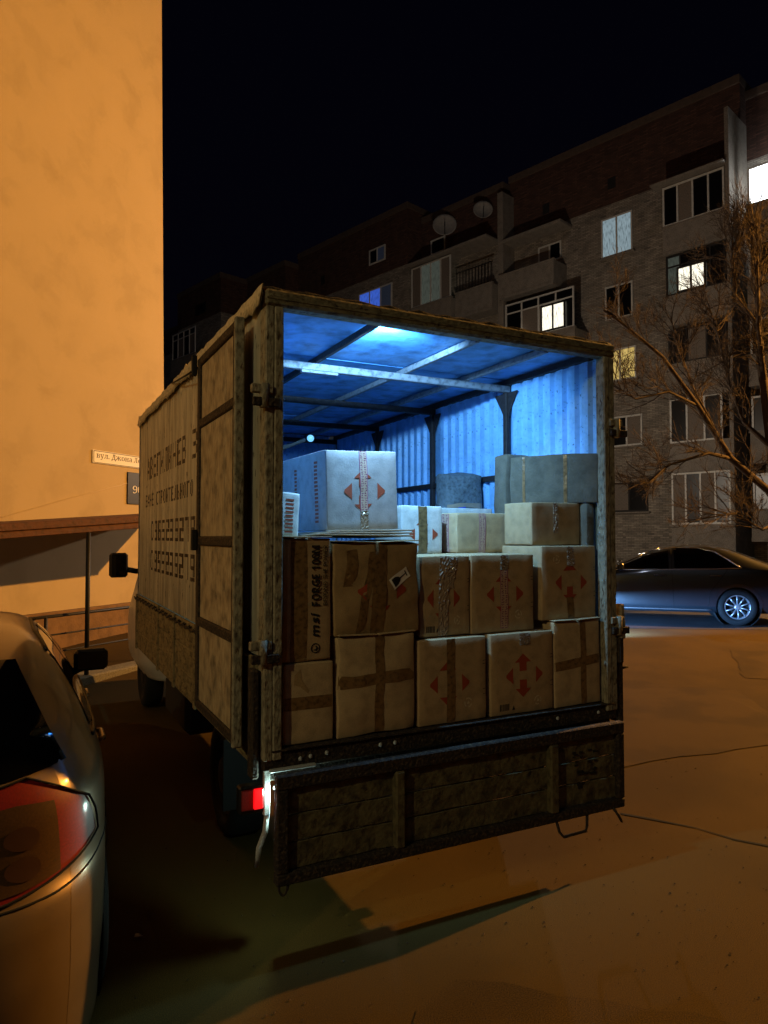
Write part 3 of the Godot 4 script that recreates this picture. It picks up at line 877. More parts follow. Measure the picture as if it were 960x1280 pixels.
func make_truck() -> void:
	truck_xf = Transform3D(Basis(Vector3.UP, YAW), TRUCK_AT)
	truck = thing("box_truck", "worn cream cargo truck with open rear and lowered tailgate", "truck", truck_xf)
	var t := truck
	var B := BED
	# rear portal
	for x in [[-0.088, -0.045], [-0.046, -0.002]]:
		onebox("rear_post", M.worn_paint, t, x[0], x[1], B - 0.05, B + 2.02, -0.095 if x[0] < -0.06 else -0.07, -0.004 if x[0] < -0.06 else 0.0, 0.006)
	onebox("rear_post", M.worn_paint, t, 1.958, 2.0, B - 0.05, B + 2.02, -0.07, 0.0, 0.006)
	onebox("rear_post", M.worn_paint, t, 1.999, 2.045, B - 0.05, B + 2.02, -0.095, -0.004, 0.006)
	# header: slightly sagging bar with a crumpled sheet edge
	var s := st()
	bx(s, -0.09, 2.05, B + 2.018, B + 2.098, -0.083, 0.002, 0.012)
	bx(s, -0.085, 2.045, B + 2.05, B + 2.058, 0.001, 0.006, 0.002)
	build(s, "header_beam", M.worn_beam, t)
	s = st(true)
	var pts := []
	var rad := []
	for k in 40:
		var x := -0.1 + k * 2.16 / 39
		pts.append(Vector3(x, B + 2.103 + 0.004 * sin(k * 1.7) + 0.003 * sin(k * 3.9), -0.045 + 0.01 * sin(k * 2.2)))
		rad.append(0.014 + 0.004 * absf(sin(k * 2.9)))
	tube(s, pts, rad, 8)
	build(s, "rolled_sheet_edge", M.rusty_steel, t)
	# sill and bed
	onebox("rear_sill", M.rusty_steel, t, -0.085, 2.045, B - 0.1, B - 0.012, -0.09, -0.012, 0.008)
	onebox("sill_lip", M.rusty_steel, t, -0.05, 2.01, B - 0.012, B - 0.004, -0.12, 0.004, 0.003)
	onebox("sill_channel", M.rusty_steel, t, -0.06, 2.02, B - 0.15, B - 0.1, -0.16, -0.04, 0.006)
	s = st(true)
	for p in [[0.09, -0.06], [0.14, -0.055], [0.22, -0.05], [0.5, -0.05], [0.58, -0.05], [1.6, -0.05], [1.9, -0.05]]:
		lathe(s, Vector3(p[0], B + p[1], -0.012), Vector3(0, 0, 1), [[0.011, -0.002], [0.009, 0.006], [0.0, 0.008]], 8)
	build(s, "bolt", M.lamp_white_metal, t)
	for k in 12:
		onebox("floor_plank", M.floor_plank, t, -0.02 + k * 0.165, 0.14 + k * 0.165, B - 0.045, B - 0.006 - 0.003 * (k % 3), -4.08, -0.125, 0.004)
	# roof
	s = st()
	bx(s, -0.1, 2.06, B + 2.105, B + 2.115, -4.14, -0.09)
	build(s, "roof_sheet", M.worn_paint, t)
	var ds := [0.09, 0.94, 1.96, 3.0, 4.06]
	var lx := [-0.03, 0.52, 1.14, 1.62, 1.97]
	for i in 4:
		for j in 4:
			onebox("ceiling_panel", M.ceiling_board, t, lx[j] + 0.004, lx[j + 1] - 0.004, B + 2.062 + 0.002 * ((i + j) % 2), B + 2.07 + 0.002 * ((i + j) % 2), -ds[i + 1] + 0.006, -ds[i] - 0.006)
	for i in range(1, 5):
		onebox("roof_rib", M.rib_light if i == 1 else M.rib_steel, t, -0.04, 1.975, B + 1.975, B + 2.02, -ds[i] - 0.02, -ds[i] + 0.02, 0.004)
	for j in range(1, 4):
		onebox("roof_bar", M.rib_steel if j == 1 else M.rib_light, t, lx[j] - 0.014, lx[j] + 0.014, B + 2.022, B + 2.058, -4.06, -0.1, 0.003)
	for x in [-0.045, 1.955]:
		onebox("roof_rail", M.rib_steel, t, x - 0.02, x + 0.02, B + 2.02, B + 2.06, -4.06, -0.1, 0.003)
	for side in [0, 1]:
		var x: float = 1.955 if side else -0.045
		for i in range(1, 4):
			onebox("side_post", M.rib_steel, t, x - 0.018, x + 0.018, B, B + 1.975, -ds[i] - 0.02, -ds[i] + 0.02, 0.004)
			s = st()
			for sg in [-1.0, 1.0]:
				var poly := PackedVector2Array()
				poly.append(Vector2(0.02, 1.97)); poly.append(Vector2(0.125, 1.97))
				for k in 6:
					var a := k / 5.0
					poly.append(Vector2(0.02 + 0.105 * pow(1 - a, 1.9), 1.96 - 0.2 * pow(a, 0.8)))
				var xf := Transform3D(Basis(Vector3(0, 0, sg), Vector3.UP, Vector3(-sg, 0, 0)), Vector3(x, B, -ds[i]))
				prism(s, poly, xf, -0.005, 0.005)
			build(s, "gusset", M.rib_steel, t)
		onebox("side_rail", M.rib_steel, t, x - 0.014, x + 0.014, B + 1.36, B + 1.40, -4.06, -0.1, 0.004)
	for i in 4:
		s = st()
		corrugated(s, Vector3(1.992, 0, -ds[i] - (0.0 if i else 0.0)), Vector3(1.992, 0, -ds[i + 1]), B, B + 2.06, Vector3(-1, 0, 0), 0.115, 0.028)
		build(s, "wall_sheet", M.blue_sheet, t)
	onebox("outer_sheet", M.worn_paint, t, 2.0, 2.012, B - 0.1, B + 2.07, -4.1, -0.1)
	s = st()
	corrugated(s, Vector3(0.0, 0, -4.09), Vector3(1.98, 0, -4.09), B, B + 2.06, Vector3(0, 0, 1), 0.115, 0.014)
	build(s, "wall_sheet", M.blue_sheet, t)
	onebox("front_wall", M.worn_paint, t, -0.09, 2.03, B - 0.1, B + 2.1, -4.13, -4.1)
	onebox("timber_board", M.floor_plank, t, 0.15, 1.05, B + 1.86, B + 1.99, -4.075, -4.05, 0.004)
	# left side: printed corrugated sheet above drop boards
	s = st()
	corrugated(s, Vector3(-0.085, 0, -4.08), Vector3(-0.085, 0, -0.1), B + 0.41, B + 2.06, Vector3(-1, 0, 0), 0.115, 0.0035, true)
	build(s, "printed_side_sheet", M.tarp_print, t)
	s = st()
	corrugated(s, Vector3(-0.075, 0, -4.08), Vector3(-0.075, 0, -0.1), B + 0.0, B + 2.06, Vector3(1, 0, 0), 0.115, 0.012)
	build(s, "wall_sheet", M.blue_sheet, t)
	for k in 3:
		for j in 2:
			var d0 := 0.1 + j * 1.99
			onebox("side_board", M.side_board, t, -0.105, -0.078, B - 0.1 + k * 0.168, B + 0.064 + k * 0.168, -d0 - 1.97, -d0, 0.006)
	for d in [0.13, 1.38, 2.1, 2.8, 4.05]:
		onebox("board_strap", M.side_board, t, -0.115, -0.1, B - 0.11, B + 0.41, -d - 0.03, -d + 0.03, 0.004)
	for k in 22:
		s = st(true)
		var d := 0.3 + k * 0.175
		var pp := []
		for q in 7:
			var th := PI * q / 6.0
			pp.append(Vector3(-0.105 - 0.028 * sin(th), B + 0.385 - 0.012 * sin(th), -d + 0.03 * cos(th)))
		tube(s, pp, 0.006, 6)
		build(s, "lashing_eye", M.rusty_steel, t)
	s = st(true)
	pts = []
	for k in 45: pts.append(Vector3(-0.128, B + 0.385 - 0.022 * absf(sin(k * PI / 2.0 * 1.0)) , -0.3 - k * 0.0856))
	tube(s, pts, 0.005, 5)
	build(s, "lashing_cord", M.chassis, t)
	# top rail and the torn strip of canvas on it
	onebox("top_rail", M.worn_paint, t, -0.1, -0.07, B + 2.06, B + 2.105, -4.1, -0.1, 0.006)
	s = st(true)
	var L := 0.0
	var top := []
	var bot := []
	var r2 := RandomNumberGenerator.new()
	r2.seed = 5
	for k in 90:
		L = -0.005 - k * 4.1 / 89
		var dropn := 0.07 + 0.008 * sin(k * 0.4) + (r2.randf() * 0.03 if r2.randf() < 0.35 else 0.0)
		top.append(Vector3(-0.104 - 0.004 * sin(k * 1.1), B + 2.112 + 0.006 * r2.randf() + (0.03 * r2.randf() if r2.randf() < 0.1 else 0.0), L))
		bot.append(Vector3(-0.112 - 0.007 * r2.randf(), B + 2.1 - dropn, L))
	for k in 89:
		quad(s, top[k], top[k + 1], bot[k + 1], bot[k], Vector3(-1, 0, 0))
		var ix := Vector3(0.006, 0, 0)
		quad(s, top[k] + ix, top[k + 1] + ix, bot[k + 1] + ix, bot[k] + ix, Vector3(1, 0, 0))
		quad(s, bot[k], bot[k + 1], bot[k + 1] + ix, bot[k] + ix, Vector3.DOWN)
		quad(s, top[k], top[k + 1], top[k + 1] + ix, top[k] + ix, Vector3.UP)
	build(s, "torn_canvas_strip", M.torn_canvas, t)
	# the left rear door, swung right round against the side
	var dx0 := -0.175
	var dx1 := -0.14
	var door := onebox("rear_door", M.rusty_steel, t, dx0 + 0.004, dx1, B - 0.02, B + 2.0, -1.075, -1.01, 0.005)
	var fr := st()
	bx(fr, dx0, dx1, B - 0.02, B + 2.0, -0.255, -0.19, 0.006)
	build(fr, "door_stile", M.rusty_steel, door)
	fr = st()
	bx(fr, dx0 - 0.012, dx1, B - 0.02, B + 2.0, -0.19, -0.165, 0.006)
	build(fr, "door_stile", M.worn_paint, door)
	for y in [-0.02, 0.45, 0.91, 1.585, 1.95]:
		fr = st()
		bx(fr, dx0 + 0.002, dx1 - 0.002, B + y, B + y + 0.05, -1.01, -0.255, 0.006)
		build(fr, "door_bar", M.rusty_steel, door)
	var ys := [0.03, 0.45, 0.50, 0.91, 0.96, 1.585, 1.635, 1.95]
	for k in 4:
		var parts := [[-1.01, -0.255]] if k < 2 else [[-1.01, -0.458], [-0.45, -0.255]]
		for q in parts:
			fr = st()
			bx(fr, dx0 + 0.014 + 0.003 * (k % 2), dx1 - 0.006, B + ys[2 * k], B + ys[2 * k + 1], q[0], q[1], 0.003)
			build(fr, "door_panel", M.door_panel, door)
	onebox("door_bolt", M.chassis, door, dx0 - 0.03, dx0, B + 0.88, B + 1.0, -1.06, -1.02, 0.004)
	onebox("door_bolt", M.chassis, door, dx0 - 0.03, dx0, B + 1.9, B + 2.02, -1.09, -1.06, 0.004)
	s = st(true)
	tube(s, [Vector3(-0.17, B + 1.955, -1.09), Vector3(-0.17, B + 1.975, -1.4), Vector3(-0.15, B + 2.03, -1.85), Vector3(-0.12, B + 2.085, -2.2)], 0.006, 6)
	build(s, "tie_wire", M.chassis, t)
	onebox("rear_door", M.rusty_steel, t, 2.075, 2.11, B - 0.02, B + 2.0, -1.07, -0.2, 0.006)
	# hinges
	for side in [0, 1]:
		var hx := -0.095 if side == 0 else 2.052
		for y in [1.6, 0.44]:
			s = st(true)
			lathe(s, Vector3(hx, B + y, 0.0), Vector3.UP, [[0.0, -0.055], [0.022, -0.055], [0.022, 0.055], [0.0, 0.055]], 12)
			build(s, "hinge_pin", M.worn_paint, t)
			onebox("hinge_plate", M.rusty_steel, t, hx - 0.055, hx + 0.075, B + y - 0.05, B + y - 0.01, -0.004, 0.016, 0.004)
			onebox("hinge_plate", M.worn_paint, t, hx - 0.06, hx + 0.04, B + y + 0.01, B + y + 0.05, -0.02, 0.012, 0.004)
	# tailgate latch and board end at the right rear corner
	onebox("latch_block", M.worn_paint, t, 2.06, 2.1, B + 0.36, B + 0.47, -0.05, 0.012, 0.006)
	onebox("latch_block", M.worn_paint, t, 2.085, 2.115, B + 0.42, B + 0.56, -0.06, -0.01, 0.006)
	onebox("latch_block", M.rusty_steel, t, 2.05, 2.085, B + 0.22, B + 0.37, -0.05, 0.01, 0.006)
	onebox("board_end", M.rusty_steel, t, 2.065, 2.11, B - 0.13, B + 0.36, -0.1, -0.02, 0.008)
	onebox("board_end", M.rusty_steel, t, -0.135, -0.1, B - 0.13, B + 0.36, -0.1, -0.03, 0.008)
	s = st(true)
	tube(s, [Vector3(2.11, B + 0.18, -0.04), Vector3(2.16, B + 0.185, -0.04)], 0.008, 6)
	build(s, "latch_pin", M.rusty_steel, t)
	tailgate(t)
	chassis(t)
	# wire and the little spot bulb inside
	s = st(true)
	tube(s, [Vector3(0.56, B + 1.59, -1.23), Vector3(0.4, B + 1.52, -1.3), Vector3(0.2, B + 1.44, -1.36), Vector3(-0.03, B + 1.36, -1.4)], 0.011, 8)
	tube(s, [Vector3(0.5, B + 1.56, -1.25), Vector3(0.3, B + 1.53, -1.38), Vector3(-0.03, B + 1.47, -1.5)], 0.006, 6)
	build(s, "lamp_arm", M.chassis, t)
	s = st(true)
	lathe(s, Vector3(0.583, B + 1.597, -1.2), Vector3(-0.2, -0.05, 1).normalized(), [[0.0, -0.02], [0.018, -0.012], [0.023, 0.004], [0.016, 0.016], [0.0, 0.02]], 14)
	build(s, "spot_bulb", M.bulb_glow, t)
	# unseen work lamp behind the header, placed to light ceiling and load
	s = st()
	bx(s, 0.47, 0.75, B + 2.045, B + 2.058, -0.118, -0.09, 0.003)
	build(s, "unseen_led_lamp", M.led_glow, t)
	spot(Vector3.ZERO, Vector3(1, 0, 0), Color(0.53, 0.79, 1.0), 5.2, 80.0, 0.55, 0.03, t).transform = Transform3D(Basis.looking_at(Vector3(0.15, -0.55, -0.85).normalized()), Vector3(0.61, B + 2.03, -0.125))
	onebox("pale_bar", M.rib_light, t, 0.42, 0.66, B + 1.958, B + 1.974, -0.955, -0.92, 0.002)  # pale bar under the first roof rib

func tailgate(t: Node3D) -> void:
	var B := BED
	# hangs from the sill: x -0.045..2.022, y -0.58..-0.09
	var z0 := 0.02
	var g := onebox("tailgate", M.rusty_steel, t, -0.045, 2.025, B - 0.165, B - 0.1, z0, z0 + 0.045, 0.006)
	tag(g, "dented tailgate hanging down below the load bed")
	var s := st()
	for q in [["gate_frame", -0.045, 2.025, -0.582, -0.53], ["gate_frame", -0.045, 0.01, -0.53, -0.165], ["gate_frame", 1.975, 2.025, -0.53, -0.165], ["gate_bar", 0.545, 0.595, -0.53, -0.165], ["gate_bar", 1.485, 1.54, -0.53, -0.165]]:
		s = st()
		var wob: float = 0.006 if q[0] == "gate_bar" else 0.0
		bx(s, q[1], q[2], B + q[3], B + q[4], z0 - 0.01 + wob, z0 + 0.045 + wob, 0.007)
		build(s, q[0], M.gate_board if q[0] == "gate_bar" else M.rusty_steel, g)
	var cols := [[0.01, 0.545], [0.595, 1.485], [1.54, 1.975]]
	for c in cols:
		for k in 3:
			s = st()
			var y0 := -0.528 + k * 0.1215
			var n := 6
			# pressed boards, each a little dished and dented
			for i in n:
				var xa: float = lerpf(c[0], c[1], i / float(n))
				var xb: float = lerpf(c[0], c[1], (i + 1) / float(n))
				var za := z0 + 0.012 + 0.005 * sin(i * 2.3 + k * 1.7 + c[0] * 9)
				var zb := z0 + 0.012 + 0.005 * sin((i + 1) * 2.3 + k * 1.7 + c[0] * 9)
				var yb := y0 + 0.117
				quad(s, Vector3(xa, B + y0 + 0.004, za), Vector3(xb, B + y0 + 0.004, zb), Vector3(xb, B + yb - 0.004, zb), Vector3(xa, B + yb - 0.004, za), Vector3(0, 0, 1))
				quad(s, Vector3(xa, B + y0, za - 0.004), Vector3(xb, B + y0, zb - 0.004), Vector3(xb, B + y0 + 0.004, zb), Vector3(xa, B + y0 + 0.004, za), Vector3(0, -1, 1))
				quad(s, Vector3(xa, B + yb, za - 0.004), Vector3(xb, B + yb, zb - 0.004), Vector3(xb, B + yb - 0.004, zb), Vector3(xa, B + yb - 0.004, za), Vector3(0, 1, 1))
				quad(s, Vector3(xa, B + y0, za - 0.014), Vector3(xb, B + y0, zb - 0.014), Vector3(xb, B + yb, zb - 0.014), Vector3(xa, B + yb, za - 0.014), Vector3(0, 0, -1))
			build(s, "gate_board", M.gate_board, g)
	# faded stencil marks on the right panel
	var r := RandomNumberGenerator.new()
	r.seed = 14
	for k in 26:
		var x := 1.66 + r.randf() * 0.16
		var row := r.randi_range(0, 3)
		var y: float = [-0.27, -0.325, -0.375, -0.44][row] + r.randf() * 0.03
		s = st()
		bx(s, x, x + 0.012 + r.randf() * 0.025, B + y, B + y + 0.005 + r.randf() * 0.01, z0 + 0.0165, z0 + 0.0185)
		build(s, "faded_print", M.print_black, g)
	s = st(true)
	tube(s, [Vector3(1.53, B - 0.57, z0 + 0.03), Vector3(1.55, B - 0.64, z0 + 0.035), Vector3(1.575, B - 0.668, z0 + 0.04), Vector3(1.73, B - 0.665, z0 + 0.04), Vector3(1.745, B - 0.64, z0 + 0.035), Vector3(1.75, B - 0.57, z0 + 0.03)], 0.008, 8)
	build(s, "step_handle", M.rusty_steel, g)
	s = st(true)
	tube(s, [Vector3(1.93, B - 0.57, z0 + 0.04), Vector3(1.96, B - 0.61, z0 + 0.05), Vector3(2.0, B - 0.66, z0 + 0.04)], 0.009, 6)
	build(s, "gate_hook", M.rusty_steel, g)
	s = st(true)
	var pts := []
	for k in 10:
		var th := PI * k / 9.0
		pts.append(Vector3(-0.01 - 0.022 * cos(th), B - 0.575 - 0.05 * sin(th), z0 + 0.03))
	tube(s, pts, 0.006, 6)
	build(s, "gate_hook", M.rusty_steel, g)

func wheel(parent: Node, c: Vector3, ax: Vector3, R: float, w: float, rim: Material, spokes := 0) -> void:
	# ax points outwards
	var s := st(true)
	lathe(s, c, ax, [[R * 0.62, -w], [R * 0.93, -w], [R, -w * 0.85], [R, -w * 0.15], [R * 0.96, 0.0], [R * 0.8, 0.012], [R * 0.68, 0.0], [R * 0.66, -0.02], [R * 0.62, -0.05]], 40)
	var ty := build(s, "wheel", M.rubber, parent)
	s = st(true)
	lathe(s, c, ax, [[R * 0.665, -0.018], [R * 0.64, -0.008], [R * 0.60, -0.022], [R * 0.58, -0.09]], 40)
	build(s, "rim", rim, ty)
	s = st(true)
	lathe(s, c, ax, [[R * 0.6, -0.1], [0.0, -0.1]], 24)
	build(s, "brake_disc", M.chassis, ty)
	if spokes:
		var u := ax.cross(Vector3.UP).normalized()
		var v := Vector3.UP
		for k in spokes:
			var th := TAU * k / spokes + 0.2
			for sg in [-1.0, 1.0]:
				s = st(true)
				var d := u * cos(th + sg * 0.09) + v * sin(th + sg * 0.09)
				var d2 := u * cos(th + sg * 0.045) + v * sin(th + sg * 0.045)
				if sg > 0: tube(s, [c + d2 * R * 0.1 - ax * 0.03, c + d2 * R * 0.4 - ax * 0.022, c + d * R * 0.62 - ax * 0.02], [0.016, 0.013, 0.015], 6)
				else: continue
				build(s, "spoke", rim, ty)
		s = st(true)
		lathe(s, c, ax, [[0.06, -0.05], [0.055, -0.015], [0.03, -0.01], [0.0, -0.01]], 20)
		build(s, "hub_cap", rim, ty)
	else:
		s = st(true)
		lathe(s, c, ax, [[R * 0.58, -0.05], [R * 0.4, -0.03], [R * 0.3, 0.0], [R * 0.2, 0.0], [0.0, 0.01]], 24)
		build(s, "hub_cap", rim, ty)

func chassis(t: Node3D) -> void:
	var B := BED
	for x in [0.45, 1.5]:
		onebox("chassis_rail", M.chassis, t, x - 0.04, x + 0.04, 0.55, B - 0.15, -5.6, -0.05, 0.006)
	for d in [0.3, 1.2, 2.1, 3.0, 3.9]:
		onebox("cross_member", M.chassis, t, -0.06, 2.02, B - 0.14, B - 0.05, -d - 0.04, -d + 0.04, 0.004)
	for x in [-0.02, 1.98]:
		var ax := Vector3(-1 if x < 1 else 1, 0, 0)
		wheel(t, Vector3(x + (0.08 if x < 1 else -0.08), 0.35, -1.35), ax, 0.35, 0.2, M.chassis)
		wheel(t, Vector3(x + (0.1 if x < 1 else -0.1), 0.36, -5.0), ax, 0.35, 0.18, M.chassis)
		onebox("mud_flap", M.rubber, t, x - 0.02 if x < 1 else x - 0.2, x + 0.2 if x < 1 else x + 0.02, 0.3, 0.7, -0.93, -0.915, 0.002)
	onebox("axle", M.chassis, t, 0.1, 1.86, 0.3, 0.42, -1.42, -1.28, 0.01)
	onebox("fuel_tank", M.chassis, t, 0.02, 0.42, 0.36, 0.68, -3.2, -2.3, 0.04)
	# rear light bracket: tail lamp, plate lamp and its dented white bracket
	onebox("light_bracket", M.lamp_white_metal, t, -0.075, -0.045, B - 0.3, B - 0.09, -0.06, -0.035, 0.004)
	onebox("light_bracket", M.lamp_white_metal, t, -0.06, 0.16, B - 0.098, B - 0.085, -0.012, 0.012, 0.003)
	onebox("lamp_housing", M.black_plastic, t, -0.185, -0.06, B - 0.285, B - 0.16, -0.10, -0.043, 0.008)
	onebox("tail_lamp", M.tail_lamp_glow, t, -0.122, -0.078, B - 0.262, B - 0.172, -0.043, -0.028, 0.004)
	onebox("lamp_lens", M.red_lens, t, -0.178, -0.124, B - 0.262, B - 0.172, -0.043, -0.03, 0.004)
	var s := st(true)
	tube(s, [Vector3(-0.055, B - 0.3, -0.05), Vector3(-0.06, B - 0.38, -0.06), Vector3(-0.085, B - 0.45, -0.07), Vector3(-0.1, B - 0.53, -0.06)], [0.012, 0.014, 0.014, 0.01], 8)
	build(s, "bent_bracket", M.lamp_white_metal, t)
	onebox("plate_lamp", M.plate_lamp_glow, t, -0.03, 0.0, B - 0.19, B - 0.175, -0.045, -0.02, 0.004)
	omni(Vector3(-0.025, B - 0.2, -0.03), Color(0.82, 1.0, 0.95), 0.14, 0.012, t)
	omni(Vector3(-0.1, B - 0.22, 0.0), Color(1.0, 0.05, 0.08), 0.0012, 0.02, t)
	# cab
	var spec := {"L": 1.9, "n": 5.0, "rows": [
		[0.38, 0.05, 1.8, 0.9], [0.55, 0.02, 1.88, 0.97], [0.75, 0.0, 1.9, 0.98], [0.95, 0.0, 1.86, 0.98], [1.15, 0.0, 1.6, 0.97], [1.3, 0.0, 1.35, 0.96], [1.5, 0.02, 1.2, 0.92], [1.75, 0.04, 1.05, 0.87], [1.95, 0.08, 0.92, 0.82], [2.05, 0.16, 0.8, 0.74], [2.1, 0.3, 0.66, 0.5]]}
	var xf := Transform3D(Basis(), Vector3(0.98, 0, -4.2))
	var body := build(car_body(spec, [], xf), "cab", M.cab_paint, t)
	for sg in [-1.0, 1.0]:
		var q := st(true)
		patch(q, [Vector2(0.35, 1.9), Vector2(0.85, 1.88)], [Vector2(0.3, 1.4), Vector2(1.15, 1.38)], func(p: Vector2) -> Vector3: return xf * side_pt(spec, p.x, p.y, sg, 0.004), 10, 8, Vector3(sg, 0.2, 0))
		build(q, "side_window", M.car_glass, body)
	s = st(true)
	patch(s, [Vector2(-0.6, 1.95), Vector2(0.6, 1.95)], [Vector2(-0.78, 1.34), Vector2(0.78, 1.34)], func(p: Vector2) -> Vector3: return xf * front_pt(spec, p.x, p.y, 0.004), 16, 10, Vector3(0, 0.5, -1))
	build(s, "windscreen", M.car_glass, body)
	s = st()
	box(s, Vector3(-0.16, B + 0.645, -5.15), Vector3(0.19, 0.27, 0.1), 0.035)
	var mir := build(s, "wing_mirror", M.black_plastic, t)
	s = st(true)
	tube(s, [Vector3(-0.1, B + 0.6, -5.15), Vector3(0.05, B + 0.57, -5.2)], 0.03, 8)
	build(s, "mirror_arm", M.black_plastic, mir)
	onebox("mirror_glass", M.car_glass, mir, -0.235, -0.085, B + 0.53, B + 0.76, -5.099, -5.094, 0.002)

# ------------------------------------------------------------------ cars
func hermite(rows: Array, h: float, col: int) -> float:
	var n := rows.size()
	if h <= rows[0][0]: return rows[0][col]
	if h >= rows[n - 1][0]: return rows[n - 1][col]
	var i := 0
	while i < n - 2 and h > rows[i + 1][0]: i += 1
	var tang := func(k: int) -> float:
		if k == 0 or k == n - 1: return 0.0 if k == n - 1 else (rows[1][col] - rows[0][col]) / (rows[1][0] - rows[0][0])
		var a: float = (rows[k][col] - rows[k - 1][col]) / (rows[k][0] - rows[k - 1][0])
		var b: float = (rows[k + 1][col] - rows[k][col]) / (rows[k + 1][0] - rows[k][0])
		return 0.0 if a * b <= 0 else 2.0 * a * b / (a + b)
	var d: float = rows[i + 1][0] - rows[i][0]
	var x: float = (h - rows[i][0]) / d
	var m0: float = tang.call(i) * d
	var m1: float = tang.call(i + 1) * d
	var x2 := x * x
	var x3 := x2 * x
	if i == n - 2: m1 = (rows[i + 1][col] - rows[i][col])
	return (2 * x3 - 3 * x2 + 1) * rows[i][col] + (x3 - 2 * x2 + x) * m0 + (-2 * x3 + 3 * x2) * rows[i + 1][col] + (x3 - x2) * m1

func ring(spec: Dictionary, h: float) -> Array:
	var sr := hermite(spec.rows, h, 1)
	var sf := hermite(spec.rows, h, 2)
	var w := hermite(spec.rows, h, 3)
	return [(sf + sr) * 0.5, (sf - sr) * 0.5, w]

func theta_pt(spec: Dictionary, h: float, th: float, off := 0.0) -> Vector3:
	var q := ring(spec, h)
	var e: float = 2.0 / spec.n
	var c := cos(th)
	var s := sin(th)
	var v: float = (q[2] + off) * signf(c) * pow(absf(c), e)
	var l: float = q[0] + (q[1] + off) * signf(s) * pow(absf(s), e)
	return Vector3(v, h, -l)

func side_pt(spec: Dictionary, l: float, h: float, sg: float, off := 0.0) -> Vector3:
	var q := ring(spec, h)
	var u := clampf(absf((l - q[0]) / q[1]), 0, 1)
	return Vector3(sg * (q[2] * pow(1.0 - pow(u, spec.n), 1.0 / spec.n) + off), h, -l)

func rear_pt(spec: Dictionary, v: float, h: float, off := 0.0) -> Vector3:
	var q := ring(spec, h)
	var u := clampf(absf(v / q[2]), 0, 1)
	return Vector3(v, h, -(q[0] - q[1] * pow(1.0 - pow(u, spec.n), 1.0 / spec.n) - off))

func front_pt(spec: Dictionary, v: float, h: float, off := 0.0) -> Vector3:
	var q := ring(spec, h)
	var u := clampf(absf(v / q[2]), 0, 1)
	return Vector3(v, h, -(q[0] + q[1] * pow(1.0 - pow(u, spec.n), 1.0 / spec.n) + off))

func car_body(spec: Dictionary, arches: Array, xf := Transform3D()) -> SurfaceTool:
	var ths := []
	var e: float = spec.n / 2.0
	for k in 111:                                    # right side from tail to nose
		ths.append(asin(signf(-0.94 + 1.88 * k / 110.0) * pow(absf(-0.94 + 1.88 * k / 110.0), e)))
	var c0: float = ths[-1]
	var v0 := 0.8
	var c1 := acos(pow(v0, e))
	for k in range(1, 11): ths.append(lerpf(c0, c1, k / 10.0))
	for k in range(1, 15):
		var v := lerpf(v0, -v0, k / 14.0)
		ths.append(acos(signf(v) * pow(absf(v), e)))
	var half := ths.size()
	for k in range(1, 11): ths.append(PI - lerpf(c1, c0, k / 10.0))
	for k in range(1, 111): ths.append(PI - ths[110 - k])
	for k in range(1, 11): ths.append(PI + lerpf(c0, c1, k / 10.0))
	for k in range(1, 15):
		var v := lerpf(-v0, v0, k / 14.0)
		ths.append(-acos(signf(v) * pow(absf(v), e)) + TAU)
	for k in range(1, 10): ths.append(TAU - lerpf(c1, c0, k / 10.0))
	var rows: Array = spec.rows
	var hs := []
	for i in rows.size() - 1:
		var n := maxi(2, int(ceil((rows[i + 1][0] - rows[i][0]) / 0.03)))
		for k in n: hs.append(lerpf(rows[i][0], rows[i + 1][0], k / float(n)))
	hs.append(rows[-1][0])
	var grid := []
	for h in hs:
		var r := []
		for th in ths: r.append(theta_pt(spec, h, th))
		grid.append(r)
	var s := st(true)
	var m := ths.size()
	for i in hs.size() - 1:
		var cc := Vector3(0, hs[i] - 0.1, -ring(spec, hs[i])[0])
		for j in m:
			var j2 := (j + 1) % m
			var a: Vector3 = grid[i][j]
			var c: Vector3 = grid[i + 1][j2]
			var mid := (a + c) * 0.5
			var hole := false
			for w in arches:
				if absf(mid.x) > ring(spec, mid.y)[2] * 0.7 and Vector2(-mid.z - w[0], mid.y - w[1]).length() < w[2]: hole = true
			if hole: continue
			quad(s, xf * a, xf * grid[i][j2], xf * c, xf * grid[i + 1][j], xf.basis * Vector3((mid - cc).x, 0.15 if hs[i] < rows[-1][0] * 0.9 else 2.0, (mid - cc).z * 0.4))
	for end in [0, hs.size() - 1]:
		for j in range(1, m - 1):
			tri(s, xf * grid[end][0], xf * grid[end][j], xf * grid[end][j + 1], Vector3.UP if end else Vector3.DOWN)
	return s

func poly_at(pts: Array, t: float) -> Vector2:
	var f := t * (pts.size() - 1)
	var i := mini(int(f), pts.size() - 2)
	return (pts[i] as Vector2).lerp(pts[i + 1], f - i)

func patch(s: SurfaceTool, top: Array, bot: Array, f: Callable, nu: int, nv: int, hint: Vector3) -> void:
	for i in nu:
		for j in nv:
			var q := []
			for k in [[0, 0], [1, 0], [1, 1], [0, 1]]:
				var u: float = (i + k[0]) / float(nu)
				q.append(f.call(poly_at(bot, u).lerp(poly_at(top, u), (j + k[1]) / float(nv))))
			quad(s, q[0], q[1], q[2], q[3], hint)

func curve_tube(pts: Array, f: Callable, n: int, r: float) -> SurfaceTool:
	var s := st(true)
	var o := []
	for k in n + 1: o.append(f.call(poly_at(pts, k / float(n))))
	tube(s, o, r, 6)
	return s

